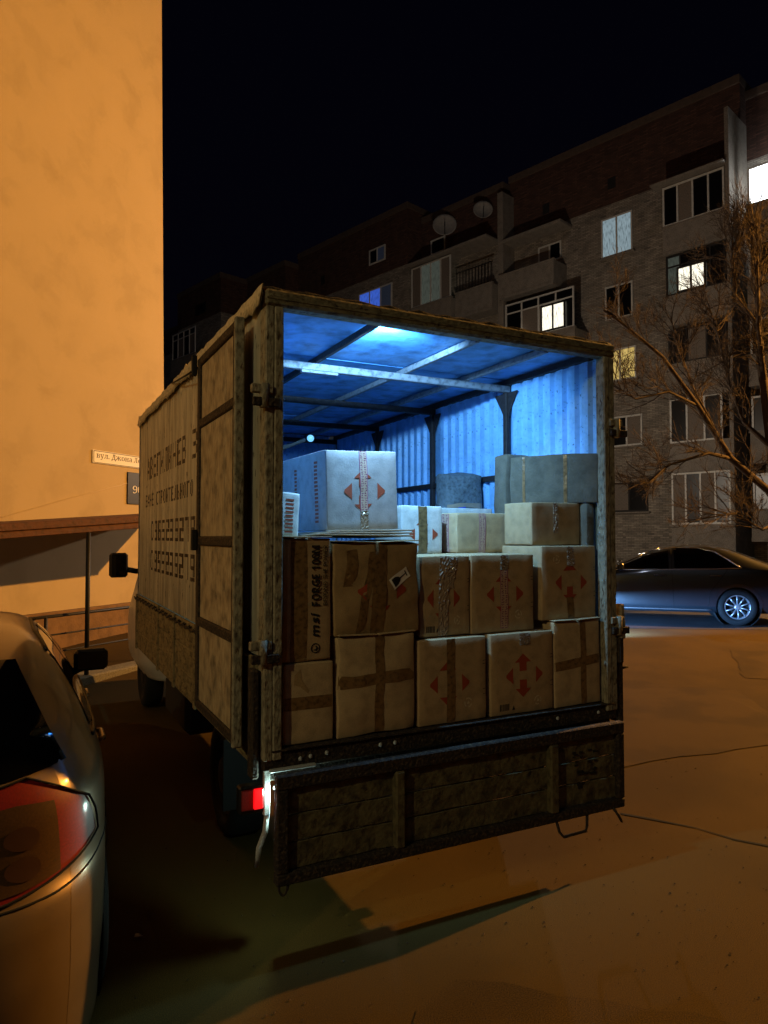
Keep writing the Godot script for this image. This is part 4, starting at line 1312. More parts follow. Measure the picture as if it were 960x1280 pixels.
func arch_lips(spec: Dictionary, arches: Array, body: Node) -> void:
	for w in arches:
		for sg in [-1.0, 1.0]:
			var s := st(true)
			var n := 40
			for k in n:
				var q := []
				for e in [[k, -0.012], [k + 1, -0.012], [k + 1, 0.05], [k, 0.05]]:
					var th: float = lerpf(-0.5, PI + 0.5, e[0] / float(n))
					var rr: float = w[2] + e[1]
					q.append(side_pt(spec, w[0] + rr * cos(th), maxf(w[1] + rr * sin(th), spec.rows[0][0]), sg, 0.006 if e[1] > 0 else 0.004))
				quad(s, q[0], q[1], q[2], q[3], Vector3(sg, 0, 0))
			build(s, "wheel_arch", body.material_override, body)
			s = st(true)
			var x := (ring(spec, 0.5)[2] as float) - 0.3
			lathe(s, Vector3(sg * x, w[1], -w[0]), Vector3(sg, 0, 0), [[w[2] + 0.02, 0.26], [w[2] + 0.03, 0.0], [0.0, 0.0]], 32)
			build(s, "wheel_well", M.seam, body)

func silver_car() -> void:
	var xf := Transform3D(Basis(Vector3.UP, YAW), P(-1.585, 0, 1.94))
	var t := thing("silver_hatchback", "silver hatchback in the lower left corner beside the truck", "car", xf)
	var spec := {"n": 5.5, "rows": [
		[0.10, 0.05, 4.05, 0.84], [0.28, 0.02, 4.13, 0.85], [0.45, 0.0, 4.17, 0.857], [0.6, 0.0, 4.18, 0.857], [0.68, 0.02, 4.12, 0.857], [0.72, 0.055, 4.02, 0.856], [0.78, 0.075, 3.8, 0.853], [0.86, 0.09, 3.5, 0.847], [0.94, 0.105, 3.2, 0.835], [1.0, 0.125, 3.0, 0.815],
		[1.06, 0.165, 2.86, 0.785], [1.15, 0.235, 2.66, 0.745], [1.25, 0.40, 2.42, 0.69], [1.34, 0.56, 2.2, 0.63], [1.40, 0.72, 2.05, 0.575], [1.44, 0.88, 1.92, 0.51], [1.465, 1.05, 1.78, 0.41], [1.475, 1.2, 1.6, 0.25]]}
	var arches := [[0.83, 0.31, 0.335], [3.43, 0.31, 0.335]]
	var body := build(car_body(spec, arches), "body", M.silver_paint, t)
	arch_lips(spec, arches, body)
	for sg in [-1.0, 1.0]:
		var sp := func(p: Vector2) -> Vector3: return side_pt(spec, p.x, p.y, sg, 0.004)
		var q := st(true)
		patch(q, [Vector2(1.02, 1.35), Vector2(1.3, 1.39), Vector2(1.52, 1.395)], [Vector2(0.74, 1.07), Vector2(1.1, 1.02), Vector2(1.52, 1.0)], sp, 14, 8, Vector3(sg, 0.4, 0))
		build(q, "side_window", M.car_glass, body)
		q = st(true)
		patch(q, [Vector2(1.6, 1.40), Vector2(2.0, 1.37)], [Vector2(1.6, 0.99), Vector2(2.72, 0.965)], sp, 14, 8, Vector3(sg, 0.4, 0))
		build(q, "side_window", M.car_glass, body)
		for l in [[[Vector2(0.95, 1.36), Vector2(1.25, 1.41), Vector2(1.7, 1.42), Vector2(2.1, 1.36), Vector2(2.85, 0.99)], 0.009, "window_trim"], [[Vector2(0.66, 1.05), Vector2(1.1, 1.01), Vector2(1.6, 0.985), Vector2(2.75, 0.955)], 0.008, "window_trim"]]:
			build(curve_tube(l[0], sp, 24, l[1]), l[2], M.black_plastic, body)
		for l in [[Vector2(1.56, 1.4), Vector2(1.56, 0.98), Vector2(1.55, 0.3)], [Vector2(0.95, 1.34), Vector2(0.98, 0.98), Vector2(1.16, 0.72), Vector2(1.2, 0.5)], [Vector2(2.72, 0.95), Vector2(2.66, 0.3)]]:
			build(curve_tube(l, func(p: Vector2) -> Vector3: return side_pt(spec, p.x, p.y, sg, -0.001), 20, 0.004), "door_seam", M.seam, body)
		for l in [1.28, 2.3]:
			q = st(true)
			tube(q, [side_pt(spec, l - 0.09, 0.88, sg, 0.005), side_pt(spec, l - 0.07, 0.885, sg, 0.03), side_pt(spec, l + 0.07, 0.885, sg, 0.03), side_pt(spec, l + 0.09, 0.88, sg, 0.005)], 0.013, 8)
			build(q, "door_handle", M.silver_paint, body)
		q = st()
		box(q, side_pt(spec, 2.42, 1.07, sg, 0.14), Vector3(0.20, 0.135, 0.1), 0.035)
		var mr := build(q, "wing_mirror", M.black_plastic, body)
		q = st(true)
		tube(q, [side_pt(spec, 2.46, 0.99, sg, -0.02), side_pt(spec, 2.42, 1.03, sg, 0.08)], 0.025, 8)
		build(q, "mirror_foot", M.black_plastic, mr)
		q = st()
		box(q, side_pt(spec, 2.365, 1.07, sg, 0.14), Vector3(0.17, 0.105, 0.006), 0.002)
		build(q, "mirror_glass", M.car_glass, mr)
		# tail lamp wrapping the corner: outer red lens, inner smoked reflector with two round lamps
		var cor := func(p: Vector2) -> Vector3:
			var th := -p.x if sg > 0 else -(PI - p.x)
			return theta_pt(spec, p.y, th, 0.007)
		q = st(true)
		patch(q, [Vector2(1.5, 1.015), Vector2(1.36, 1.04), Vector2(1.22, 1.055), Vector2(1.04, 1.01), Vector2(0.80, 0.94)], [Vector2(1.5, 0.70), Vector2(1.35, 0.712), Vector2(1.15, 0.738), Vector2(0.95, 0.765), Vector2(0.72, 0.80)], cor, 24, 8, Vector3(sg * 0.5, 0, 1))
		var tl := build(q, "tail_light", M.red_lens, body)
		cor = func(p: Vector2) -> Vector3:
			var th := -p.x if sg > 0 else -(PI - p.x)
			return theta_pt(spec, p.y, th, 0.013)
		q = st(true)
		patch(q, [Vector2(1.46, 0.975), Vector2(1.30, 0.985), Vector2(1.10, 0.975)], [Vector2(1.46, 0.722), Vector2(1.30, 0.732), Vector2(1.10, 0.755)], cor, 16, 8, Vector3(sg * 0.5, 0, 1))
		build(q, "lamp_lens", M.amber_lens, tl)
		for hh in [0.795, 0.885]:
			q = st(true)
			var cor2 := func(p: Vector2) -> Vector3: return theta_pt(spec, p.y, -p.x if sg > 0 else -(PI - p.x), 0.0155)
			for j in 24:
				var e0 := TAU * j / 24.0
				var e1 := TAU * (j + 1) / 24.0
				tri(q, cor2.call(Vector2(1.29, hh)), cor2.call(Vector2(1.29 + 0.075 * cos(e0), hh + 0.036 * sin(e0))), cor2.call(Vector2(1.29 + 0.075 * cos(e1), hh + 0.036 * sin(e1))), Vector3(sg * 0.3, 0, 1))
			build(q, "lamp_lens", M.smoke_lens, tl)
		build(curve_tube([Vector2(1.5, 0.70), Vector2(1.35, 0.712), Vector2(1.15, 0.738), Vector2(0.95, 0.765), Vector2(0.72, 0.80), Vector2(0.74, 0.88), Vector2(0.80, 0.94), Vector2(1.04, 1.01), Vector2(1.22, 1.055), Vector2(1.36, 1.04), Vector2(1.5, 1.015)], cor, 40, 0.004), "lamp_gasket", M.seam, tl)
		# bumper joint
		build(curve_tube([Vector2(1.57, 0.688), Vector2(1.1, 0.695), Vector2(0.6, 0.715), Vector2(0.36, 0.70)], func(p: Vector2) -> Vector3: return theta_pt(spec, p.y, -p.x if sg > 0 else -(PI - p.x), 0.0), 30, 0.004), "bumper_seam", M.seam, body)
	var rp := func(p: Vector2) -> Vector3: return rear_pt(spec, p.x, p.y, 0.004)
	var s := st(true)
	patch(s, [Vector2(-0.5, 1.37), Vector2(0, 1.40), Vector2(0.5, 1.37)], [Vector2(-0.67, 1.07), Vector2(0, 1.0), Vector2(0.67, 1.07)], rp, 24, 10, Vector3(0, 0.4, 1))
	build(s, "rear_window", M.car_glass, body)
	s = st(true)
	patch(s, [Vector2(-0.25, 0.64), Vector2(0.25, 0.64)], [Vector2(-0.25, 0.53), Vector2(0.25, 0.53)], rp, 4, 2, Vector3(0, 0, 1))
	build(s, "number_plate", M.sign_white, body)
	for w in arches:
		for sg in [-1.0, 1.0]:
			wheel(t, Vector3(sg * 0.835, 0.31, -w[0]), Vector3(sg, 0, 0), 0.31, 0.19, M.alloy, 7)

func black_car() -> void:
	# nose points to the left and a little away
	var fw := Vector3(-0.95, 0, -0.31).normalized()
	var zax := -fw
	var xf := Transform3D(Basis(Vector3.UP.cross(zax).normalized(), Vector3.UP, zax), Vector3())
	var rw := P(6.47, rise(12.9), 12.9)
	xf.origin = rw - xf.basis * Vector3(-0.88, 0, -1.06)
	var t := thing("black_sedan", "shiny black sedan parked in front of the apartment block", "car", xf)
	var spec := {"n": 5.0, "rows": [
		[0.22, 0.14, 4.7, 0.84], [0.34, 0.03, 4.82, 0.90], [0.5, 0.0, 4.85, 0.912], [0.64, 0.02, 4.82, 0.912], [0.74, 0.03, 4.7, 0.91], [0.82, 0.04, 4.45, 0.905], [0.9, 0.05, 4.1, 0.895], [0.96, 0.06, 3.75, 0.88], [1.01, 0.09, 3.45, 0.865],
		[1.04, 0.14, 3.3, 0.85], [1.07, 0.22, 3.2, 0.835], [1.11, 0.36, 3.08, 0.815], [1.2, 0.62, 2.86, 0.77], [1.3, 0.88, 2.6, 0.715], [1.38, 1.1, 2.36, 0.66], [1.43, 1.28, 2.18, 0.60], [1.46, 1.44, 2.02, 0.47], [1.475, 1.58, 1.86, 0.25]]}
	var arches := [[1.06, 0.335, 0.375], [3.84, 0.335, 0.375]]
	var body := build(car_body(spec, arches), "body", M.black_paint, t)
	arch_lips(spec, arches, body)
	for sg in [-1.0, 1.0]:
		var sp := func(p: Vector2) -> Vector3: return side_pt(spec, p.x, p.y, sg, 0.005)
		for w in [[[Vector2(1.42, 1.33), Vector2(1.7, 1.40), Vector2(2.12, 1.41)], [Vector2(1.02, 1.06), Vector2(1.5, 1.04), Vector2(2.12, 1.03)]], [[Vector2(2.22, 1.405), Vector2(2.5, 1.32)], [Vector2(2.22, 1.025), Vector2(3.2, 1.0)]]]:
			var q := st(true)
			patch(q, w[0], w[1], sp, 16, 8, Vector3(sg, 0.4, 0))
			build(q, "side_window", M.car_glass, body)
		build(curve_tube([Vector2(0.98, 1.05), Vector2(1.40, 1.34), Vector2(1.7, 1.412), Vector2(2.15, 1.42), Vector2(2.5, 1.345), Vector2(3.28, 1.0)], sp, 40, 0.010), "window_trim", M.chrome, body)
		build(curve_tube([Vector2(0.98, 1.05), Vector2(1.5, 1.028), Vector2(2.2, 1.012), Vector2(3.28, 0.99)], sp, 24, 0.010), "window_trim", M.chrome, body)
		build(curve_tube([Vector2(1.5, 0.27), Vector2(3.4, 0.27)], func(p: Vector2) -> Vector3: return side_pt(spec, p.x, p.y, sg, 0.012), 20, 0.014), "sill_trim", M.chrome, body)
		for l in [[Vector2(2.17, 1.41), Vector2(2.17, 1.0), Vector2(2.14, 0.3)], [Vector2(1.2, 1.04), Vector2(1.3, 0.9), Vector2(1.52, 0.6), Vector2(1.55, 0.35)], [Vector2(3.25, 0.98), Vector2(3.3, 0.3)]]:
			build(curve_tube(l, func(p: Vector2) -> Vector3: return side_pt(spec, p.x, p.y, sg, -0.001), 24, 0.005), "door_seam", M.seam, body)
		for l in [1.42, 2.38]:
			var q := st(true)
			tube(q, [side_pt(spec, l - 0.1, 0.9, sg, 0.005), side_pt(spec, l - 0.08, 0.905, sg, 0.035), side_pt(spec, l + 0.08, 0.905, sg, 0.035), side_pt(spec, l + 0.1, 0.9, sg, 0.005)], 0.014, 8)
			build(q, "door_handle", M.black_paint, body)
		var q := st()
		box(q, side_pt(spec, 3.08, 1.05, sg, 0.13), Vector3(0.22, 0.14, 0.12), 0.05)
		build(q, "wing_mirror", M.black_paint, body)
		q = st(true)
		patch(q, [Vector2(1.45, 0.93), Vector2(1.0, 0.94), Vector2(0.6, 0.92)], [Vector2(1.45, 0.76), Vector2(1.0, 0.75), Vector2(0.6, 0.8)], func(p: Vector2) -> Vector3: return theta_pt(spec, p.y, -p.x if sg > 0 else -(PI - p.x), 0.005), 16, 6, Vector3(sg * 0.5, 0, 1))
		build(q, "tail_light", M.red_lens, body)
		q = st(true)
		patch(q, [Vector2(1.3, 0.78), Vector2(0.9, 0.82), Vector2(0.55, 0.84)], [Vector2(1.3, 0.64), Vector2(0.9, 0.66), Vector2(0.55, 0.74)], func(p: Vector2) -> Vector3: return theta_pt(spec, p.y, p.x if sg > 0 else PI - p.x, 0.005), 16, 6, Vector3(sg * 0.5, 0, -1))
		build(q, "headlight", M.smoke_lens, body)
	var s := st(true)
	patch(s, [Vector2(-0.55, 1.37), Vector2(0.55, 1.37)], [Vector2(-0.7, 1.09), Vector2(0.7, 1.09)], func(p: Vector2) -> Vector3: return rear_pt(spec, p.x, p.y, 0.005), 16, 8, Vector3(0, 1, 0.5))
	build(s, "rear_window", M.car_glass, body)
	s = st(true)
	patch(s, [Vector2(-0.55, 1.37), Vector2(0.55, 1.37)], [Vector2(-0.72, 1.04), Vector2(0.72, 1.04)], func(p: Vector2) -> Vector3: return front_pt(spec, p.x, p.y, 0.005), 16, 8, Vector3(0, 1, -0.5))
	build(s, "windscreen", M.car_glass, body)
	for w in arches:
		for sg in [-1.0, 1.0]:
			wheel(t, Vector3(sg * 0.895, 0.335, -w[0]), Vector3(sg, 0, 0), 0.335, 0.21, M.alloy, 10)

# ------------------------------------------------------------------ cargo
# a carton: rounded, slightly bulged body; at (x, y, d) of its front left lower corner in the truck's own measures
func carton(label: String, x0: float, x1: float, y0: float, y1: float, d: float, depth: float, m: String, sd: int, yaw := 0.0, roll := 0.0, called := "cardboard_box", cat := "box", bulge := 0.0035) -> Dictionary:
	var W := x1 - x0
	var H := y1 - y0
	var loc := Transform3D(Basis(Vector3.UP, yaw) * Basis(Vector3(0, 0, 1), roll), T((x0 + x1) * 0.5, y0, d))
	# local: x across, y up from the base, z 0 at the front face, negative inwards
	var o := thing(called, label, cat, truck_xf * loc, "cardboard boxes stacked in the truck" if cat == "box" else "")
	var n := FastNoiseLite.new()
	n.seed = sd
	n.frequency = 5.0
	n.fractal_octaves = 2
	var rad := 0.005
	var hs := Vector3(W, H, depth) * 0.5
	var c := Vector3(0, H * 0.5, -depth * 0.5)
	var s := st(true)
	var N := 10
	var f := func(p: Vector3) -> Vector3:        # p on the cube -1..1
		var q := p * hs
		var inn := Vector3(clampf(q.x, -hs.x + rad, hs.x - rad), clampf(q.y, -hs.y + rad, hs.y - rad), clampf(q.z, -hs.z + rad, hs.z - rad))
		var dv := q - inn
		q = inn + dv.normalized() * minf(dv.length(), rad) if dv.length() > 1e-6 else q
		var ax := 0
		for k in 3:
			if absf(p[k]) > absf(p[ax]): ax = k
		var u: float = p[(ax + 1) % 3]
		var v: float = p[(ax + 2) % 3]
		var nn := Vector3()
		nn[ax] = signf(p[ax])
		if q.y > -hs.y + 0.02 or ax != 1:
			q += nn * bulge * (1 - u * u) * (1 - v * v)
		q += Vector3(n.get_noise_3dv(q + Vector3(7, 0, 0)), n.get_noise_3dv(q + Vector3(0, 9, 0)), n.get_noise_3dv(q + Vector3(0, 0, 5))) * bulge * 0.8
		return c + q
	var ticks := [-1.0]
	for k in N + 1:
		ticks.append(lerpf(-1 + 2 * rad / minf(W, H), 1 - 2 * rad / minf(W, H), k / float(N)))
	ticks.append(1.0)
	for ax in 3:
		for sg in [-1.0, 1.0]:
			for i in ticks.size() - 1:
				for j in ticks.size() - 1:
					var q := []
					for k in [[0, 0], [1, 0], [1, 1], [0, 1]]:
						var p := Vector3()
						p[ax] = sg
						p[(ax + 1) % 3] = ticks[i + k[0]]
						p[(ax + 2) % 3] = ticks[j + k[1]]
						q.append(f.call(p))
					var nn := Vector3()
					nn[ax] = sg
					quad(s, q[0], q[1], q[2], q[3], nn)
	var body := build(s, "body", M[m], o)
	return {"o": o, "f": f, "W": W, "H": H, "D": depth, "body": body}

# a point on the carton's faces: a, b from 0 to 1
func on_front(k: Dictionary, a: float, b: float, off := 0.0015) -> Vector3:
	return k.f.call(Vector3(a * 2 - 1, b * 2 - 1, 1)) + Vector3(0, 0, off)
func on_left(k: Dictionary, a: float, b: float, off := 0.0015) -> Vector3:
	return k.f.call(Vector3(-1, b * 2 - 1, a * 2 - 1)) + Vector3(-off, 0, 0)
func on_top(k: Dictionary, a: float, b: float, off := 0.0015) -> Vector3:
	return k.f.call(Vector3(a * 2 - 1, 1, 1 - b * 2)) + Vector3(0, off, 0)

# a flat mark of constant small height following the face; pts polygon in face units
func mark(k: Dictionary, polys: Array, called: String, m: Material, face := "front", off := 0.0015) -> void:
	var s := st()
	for pl in polys:
		var poly := PackedVector2Array(pl)
		var idx := Geometry2D.triangulate_polygon(poly)
		for i in range(0, idx.size(), 3):
			split_tri(s, k, poly[idx[i]], poly[idx[i + 1]], poly[idx[i + 2]], face, off, 2)
	build(s, called, m, k.o)

func split_tri(s: SurfaceTool, k: Dictionary, a: Vector2, b: Vector2, c: Vector2, face: String, off: float, depth: int) -> void:
	if depth > 0:
		var ab := (a + b) * 0.5
		var bc := (b + c) * 0.5
		var ca := (c + a) * 0.5
		split_tri(s, k, a, ab, ca, face, off, depth - 1)
		split_tri(s, k, ab, b, bc, face, off, depth - 1)
		split_tri(s, k, ca, bc, c, face, off, depth - 1)
		split_tri(s, k, ab, bc, ca, face, off, depth - 1)
		return
	var f := func(p: Vector2) -> Vector3: return on_front(k, p.x, p.y, off) if face == "front" else on_left(k, p.x, p.y, off)
	tri(s, f.call(a), f.call(b), f.call(c), Vector3(0, 0, 1) if face == "front" else Vector3(-1, 0, 0))

func tape(k: Dictionary, a0: float, a1: float, b0: float, b1: float, m: String, face := "front", off := 0.001, skew := 0.0, wrap := 0.0) -> void:
	var s := st(true)
	var uv := m == "tape_printed"
	var crinkly := m == "tape_clear" and b1 - b0 > a1 - a0 and face == "front"
	if crinkly: s = st()
	var n := 44 if crinkly else 16
	var nj := 8 if crinkly else 3
	var rr := RandomNumberGenerator.new()
	rr.seed = 77 + int(a0 * 1000.0)
	var lifts := []
	for i in (n + 1) * (nj + 1): lifts.append((rr.randf() * rr.randf() * 0.0075) if crinkly else 0.0)
	var vert := true
	var f := func(a: float, b: float) -> Vector3: return on_front(k, a, b, off) if face == "front" else on_left(k, a, b, off) if face == "left" else on_top(k, a, b, off)
	var hint := Vector3(0, 0, 1) if face == "front" else Vector3(-1, 0, 0) if face == "left" else Vector3.UP
	for i in n:
		for j in nj:
			var q := []
			var t := []
			for e in [[0, 0], [1, 0], [1, 1], [0, 1]]:
				var u: float = (j + e[0]) / float(nj)
				var v: float = (i + e[1]) / float(n)
				var b: float = lerpf(b0, b1, v)
				var a: float = lerpf(a0, a1, u) + skew * (v - 0.5)
				if b1 - b0 < a1 - a0:
					a = lerpf(a0, a1, v)
					b = lerpf(b0, b1, u) + skew * (v - 0.5)
				q.append(f.call(a, b) + hint * lifts[(i + e[1]) * (nj + 1) + j + e[0]])
				t.append(Vector2(u, v * 0.8))
			var nn := (q[2] - q[0] as Vector3).cross(q[1] - q[0] as Vector3)
			for w in ([0, 1, 2, 0, 2, 3] if nn.dot(hint) > 0 else [0, 2, 1, 0, 3, 2]):
				if uv: s.set_uv(t[w])
				s.add_vertex(q[w])
	build(s, "packing_tape", M[m], k.o)

# the red handling arrows printed on the cartons
func arrows(k: Dictionary, which := "LRUD", m := "print_red", cx := 0.5, cy := 0.47, sc := 1.0) -> void:
	var p := func(a: float, b: float) -> Vector2: return Vector2(cx + a * sc, cy + b * sc)
	var l := []
	if "L" in which: l.append([p.call(-0.155, -0.105), p.call(-0.155, 0.105), p.call(-0.20, 0.065), p.call(-0.262, 0.015), p.call(-0.262, -0.015), p.call(-0.20, -0.065)])
	if "R" in which: l.append([p.call(0.205, -0.105), p.call(0.205, 0.105), p.call(0.25, 0.065), p.call(0.315, 0.015), p.call(0.315, -0.015), p.call(0.25, -0.065)])
	if "U" in which: l.append([p.call(0.0, 0.27), p.call(-0.125, 0.165), p.call(-0.055, 0.165), p.call(-0.055, 0.055), p.call(0.055, 0.055), p.call(0.055, 0.165), p.call(0.125, 0.165)])
	if "D" in which: l.append([p.call(0.0, -0.27), p.call(-0.125, -0.165), p.call(-0.055, -0.165), p.call(-0.055, -0.055), p.call(0.055, -0.055), p.call(0.055, -0.165), p.call(0.125, -0.165)])
	if "u" in which: l.append([p.call(0.0, 0.27), p.call(-0.125, 0.16), p.call(0.125, 0.16)])
	if "d" in which: l.append([p.call(0.0, -0.27), p.call(-0.125, -0.16), p.call(0.125, -0.16)])
	for q in l: mark(k, [q], "arrow_print", M[m], "front", 0.0013)

func small_prints(k: Dictionary, bar: bool, icon: Vector2, sd: int) -> void:
	var r := RandomNumberGenerator.new()
	r.seed = sd
	var l := []
	if bar:
		var x := 0.13
		while x < 0.28:
			var w := 0.006 + 0.012 * r.randf()
			l.append([Vector2(x, 0.055), Vector2(x + w, 0.055), Vector2(x + w, 0.135), Vector2(x, 0.135)])
			x += w + 0.008 + 0.006 * r.randf()
		l.append([Vector2(0.325, 0.055), Vector2(0.37, 0.055), Vector2(0.348, 0.11)])
		mark(k, l, "bar_print", M.print_black, "front", 0.0013)
	l = []
	for i in 10:                                   # the round recycling mark: a broken ring
		if i % 3 == 2: continue
		var q := []
		for e in [[i, 0.045], [i + 0.9, 0.045], [i + 0.9, 0.062], [i, 0.062]]:
			var th: float = TAU * e[0] / 10.0 + sd
			q.append(icon + Vector2(cos(th), sin(th)) * e[1])
		l.append(q)
	l.append([icon + Vector2(-0.02, -0.02), icon + Vector2(0.025, -0.012), icon + Vector2(0.0, 0.025)])
	mark(k, l, "ring_print", M.print_pale, "front", 0.0013)
	l = []
	for b in [0.3, 0.36, 0.66, 0.7]:
		l.append([Vector2(0.95, b), Vector2(0.995, b + 0.004), Vector2(0.995, b + 0.010), Vector2(0.95, b + 0.008)])
	mark(k, l, "edge_print", M.print_black, "front", 0.0013)

func flaps(k: Dictionary, m: String, lift: float) -> void:
	for sg in [-1.0, 1.0]:
		var s := st()
		var B := Basis(Vector3(0, 0, 1), sg * lift)
		var W: float = k.W
		box(s, Vector3(sg * (W * 0.25 + 0.004), k.H + 0.006 + absf(sin(lift)) * W * 0.25, -k.D * 0.5 + 0.004), Vector3(W * 0.5 - 0.006, 0.005, k.D + 0.02), 0.001, B)
		build(s, "top_flap", M[m], k.o)

func cargo() -> void:
	var k: Dictionary
	# bottom row, left to right
	k = carton("square plain box at the bottom left corner of the load, under the lettered box", 0.012, 0.262, 0.0, 0.37, 0.035, 0.45, "carton_tan", 101)
	tape(k, 0.0, 1.0, 0.42, 0.58, "tape_brown")
	mark(k, [[Vector2(0.22, 0.86), Vector2(0.33, 0.93), Vector2(0.36, 0.8), Vector2(0.5, 0.66), Vector2(0.48, 0.62), Vector2(0.33, 0.71), Vector2(0.2, 0.74)]], "dark_mark", M.carton_dark)
	k = carton("tall plain box with crossed tape bands, second from left at the bottom", 0.285, 0.705, 0.0, 0.475, 0.035, 0.45, "carton_tan", 102, 0.02, 0.0, "cardboard_box", "box", 0.012)
	tape(k, 0.0, 1.0, 0.50, 0.62, "tape_brown", "front", 0.001, 0.03)
	tape(k, 0.46, 0.58, 0.0, 1.0, "tape_brown", "front", 0.002)
	flaps(k, "carton_tan", 0.03)
	k = carton("bottom row box with tape over its red arrows, third from left", 0.728, 1.138, 0.0, 0.432, 0.035, 0.42, "carton_brown", 103)
	arrows(k, "LRud", "print_red", 0.42, 0.47)
	tape(k, 0.40, 0.52, 0.0, 1.0, "tape_brown", "front", 0.002)
	small_prints(k, false, Vector2(0.72, 0.22), 1)
	k = carton("bottom row box with four untaped red arrows around its centre", 1.168, 1.59, 0.0, 0.434, 0.035, 0.42, "carton_brown", 104)
	arrows(k)
	small_prints(k, true, Vector2(0.74, 0.14), 2)
	tape(k, 0.45, 0.6, 0.84, 1.0, "tape_clear")
	k = carton("plain box with crossed brown tape at the bottom right", 1.603, 1.94, 0.0, 0.478, 0.035, 0.45, "carton_tan", 105, 0.0, 0.012)
	tape(k, 0.0, 1.0, 0.45, 0.56, "tape_brown", "front", 0.001, 0.06)
	tape(k, 0.56, 0.68, 0.0, 1.0, "tape_brown", "front", 0.002)
	flaps(k, "carton_tan", 0.02)
	# second row
	k = carton("tall lettered box at the left edge, printed sideways in black", 0.012, 0.252, 0.376, 0.95, 0.045, 0.45, "carton_brown", 106)
	tape(k, 0.16, 0.50, 0.0, 1.0, "tape_brown")
	var rot := Basis(Vector3(0, 1, 0), Vector3(-1, 0, 0), Vector3(0, 0, 1))
	lettering("lettering", "FORGE 100M", "Droid Sans", k.o, M.print_black, Transform3D(rot, on_front(k, 0.76, 0.45, 0.004)), 0.285, 0.042, true)
	lettering("lettering", "BEYOND THE POWER", "Droid Sans", k.o, M.print_black, Transform3D(rot, on_front(k, 0.92, 0.45, 0.004)), 0.285, 0.022)
	lettering("lettering", "msi", "Droid Sans", k.o, M.print_black, Transform3D(rot * Basis(Vector3(1, 0, 0), Vector3(0.25, 1, 0), Vector3(0, 0, 1)), on_front(k, 0.75, 0.19, 0.004)), 0.105, 0.042, true)
	var shield := []
	for i in 14:
		var q := []
		for e in [[i, 0.052], [i + 1.0, 0.052], [i + 1.0, 0.066], [i, 0.066]]:
			var th: float = TAU * e[0] / 14.0
			q.append(Vector2(0.68 + cos(th) * e[1] * 1.5, 0.10 + sin(th) * e[1] * 0.62))
		shield.append(q)
	shield.append([Vector2(0.63, 0.085), Vector2(0.70, 0.078), Vector2(0.74, 0.10), Vector2(0.70, 0.122), Vector2(0.66, 0.118), Vector2(0.70, 0.108), Vector2(0.69, 0.094)])
	mark(k, shield, "emblem_print", M.print_black, "front", 0.0025)
	flaps(k, "carton_brown", 0.015)
	k = carton("big sagging box with a wine glass label, right of the lettered box", 0.27, 0.735, 0.482, 0.925, 0.05, 0.5, "carton_dark", 107, 0.02, 0.006, "cardboard_box", "box", 0.014)
	arrows(k, "LRd", "print_red", 0.53, 0.47)
	tape(k, 0.44, 0.60, 0.0, 1.0, "tape_brown", "front", 0.0025, 0.05)
	tape(k, 0.32, 0.42, 0.0, 0.9, "tape_brown", "front", 0.001, 0.16)
	tape(k, 0.12, 0.24, 0.52, 0.92, "tape_brown", "front", 0.001, 0.04)
	var ca := 0.86
	var sa := 0.5
	var R := func(x: float, y: float) -> Vector2: return Vector2(0.775 + (x * ca - y * sa) * 0.9, 0.60 + (x * sa + y * ca))
	mark(k, [[R.call(-0.14, -0.07), R.call(0.14, -0.07), R.call(0.14, 0.07), R.call(-0.14, 0.07)]], "glass_label", M.label_paper, "front", 0.003)
	var cup := [R.call(-0.115, -0.05), R.call(-0.115, 0.05), R.call(-0.06, 0.048), R.call(-0.02, 0.03), R.call(0.0, 0.008), R.call(0.09, 0.006), R.call(0.09, 0.04), R.call(0.105, 0.04), R.call(0.105, -0.04), R.call(0.09, -0.04), R.call(0.09, -0.006), R.call(0.0, -0.008), R.call(-0.02, -0.03), R.call(-0.06, -0.048)]
	mark(k, [cup], "glass_symbol", M.print_black, "front", 0.0042)
	flaps(k, "carton_dark", 0.035)
	k = carton("box with shiny crinkled tape over red arrows, middle row beside the sagging box", 0.758, 1.066, 0.44, 0.857, 0.08, 0.42, "carton_brown", 108)
	arrows(k, "LRUD", "print_red", 0.44, 0.47, 1.1)
	tape(k, 0.37, 0.56, 0.0, 1.0, "tape_clear", "front", 0.002, 0.05)
	tape(k, 0.55, 0.7, 0.6, 0.98, "tape_clear", "front", 0.0015, 0.1)
	small_prints(k, true, Vector2(0.74, 0.19), 3)
	k = carton("box with purple printed tape down its red arrows, centre of the middle row", 1.072, 1.49, 0.44, 0.86, 0.075, 0.42, "carton_brown", 109)
	arrows(k, "LRud", "print_red", 0.5, 0.49)
	tape(k, 0.45, 0.57, 0.04, 0.80, "tape_printed", "front", 0.002)
	tape(k, 0.45, 0.57, 0.80, 1.0, "tape_clear", "front", 0.0025)
	small_prints(k, false, Vector2(0.74, 0.22), 4)
	k = carton("rightmost middle row box with a short red down arrow below shiny tape", 1.545, 1.945, 0.487, 0.905, 0.07, 0.42, "carton_brown", 110)
	arrows(k, "LRuD", "print_red", 0.5, 0.5)
	tape(k, 0.45, 0.57, 0.72, 1.0, "tape_clear", "front", 0.0022)
	tape(k, 0.45, 0.57, 0.0, 0.30, "tape_brown", "front", 0.002, -0.03)
	small_prints(k, false, Vector2(0.26, 0.82), 5)
	# top row
	k = carton("large bright box on top at the left, lit white by the lamp", 0.335, 0.755, 0.995, 1.415, 0.3, 0.75, "carton_bright", 111, 0.03, 0.03)
	arrows(k, "LRUD", "print_red", 0.5, 0.49)
	tape(k, 0.46, 0.565, 0.24, 1.0, "tape_printed", "front", 0.002)
	tape(k, 0.46, 0.565, 0.0, 0.24, "tape_clear", "front", 0.0015)
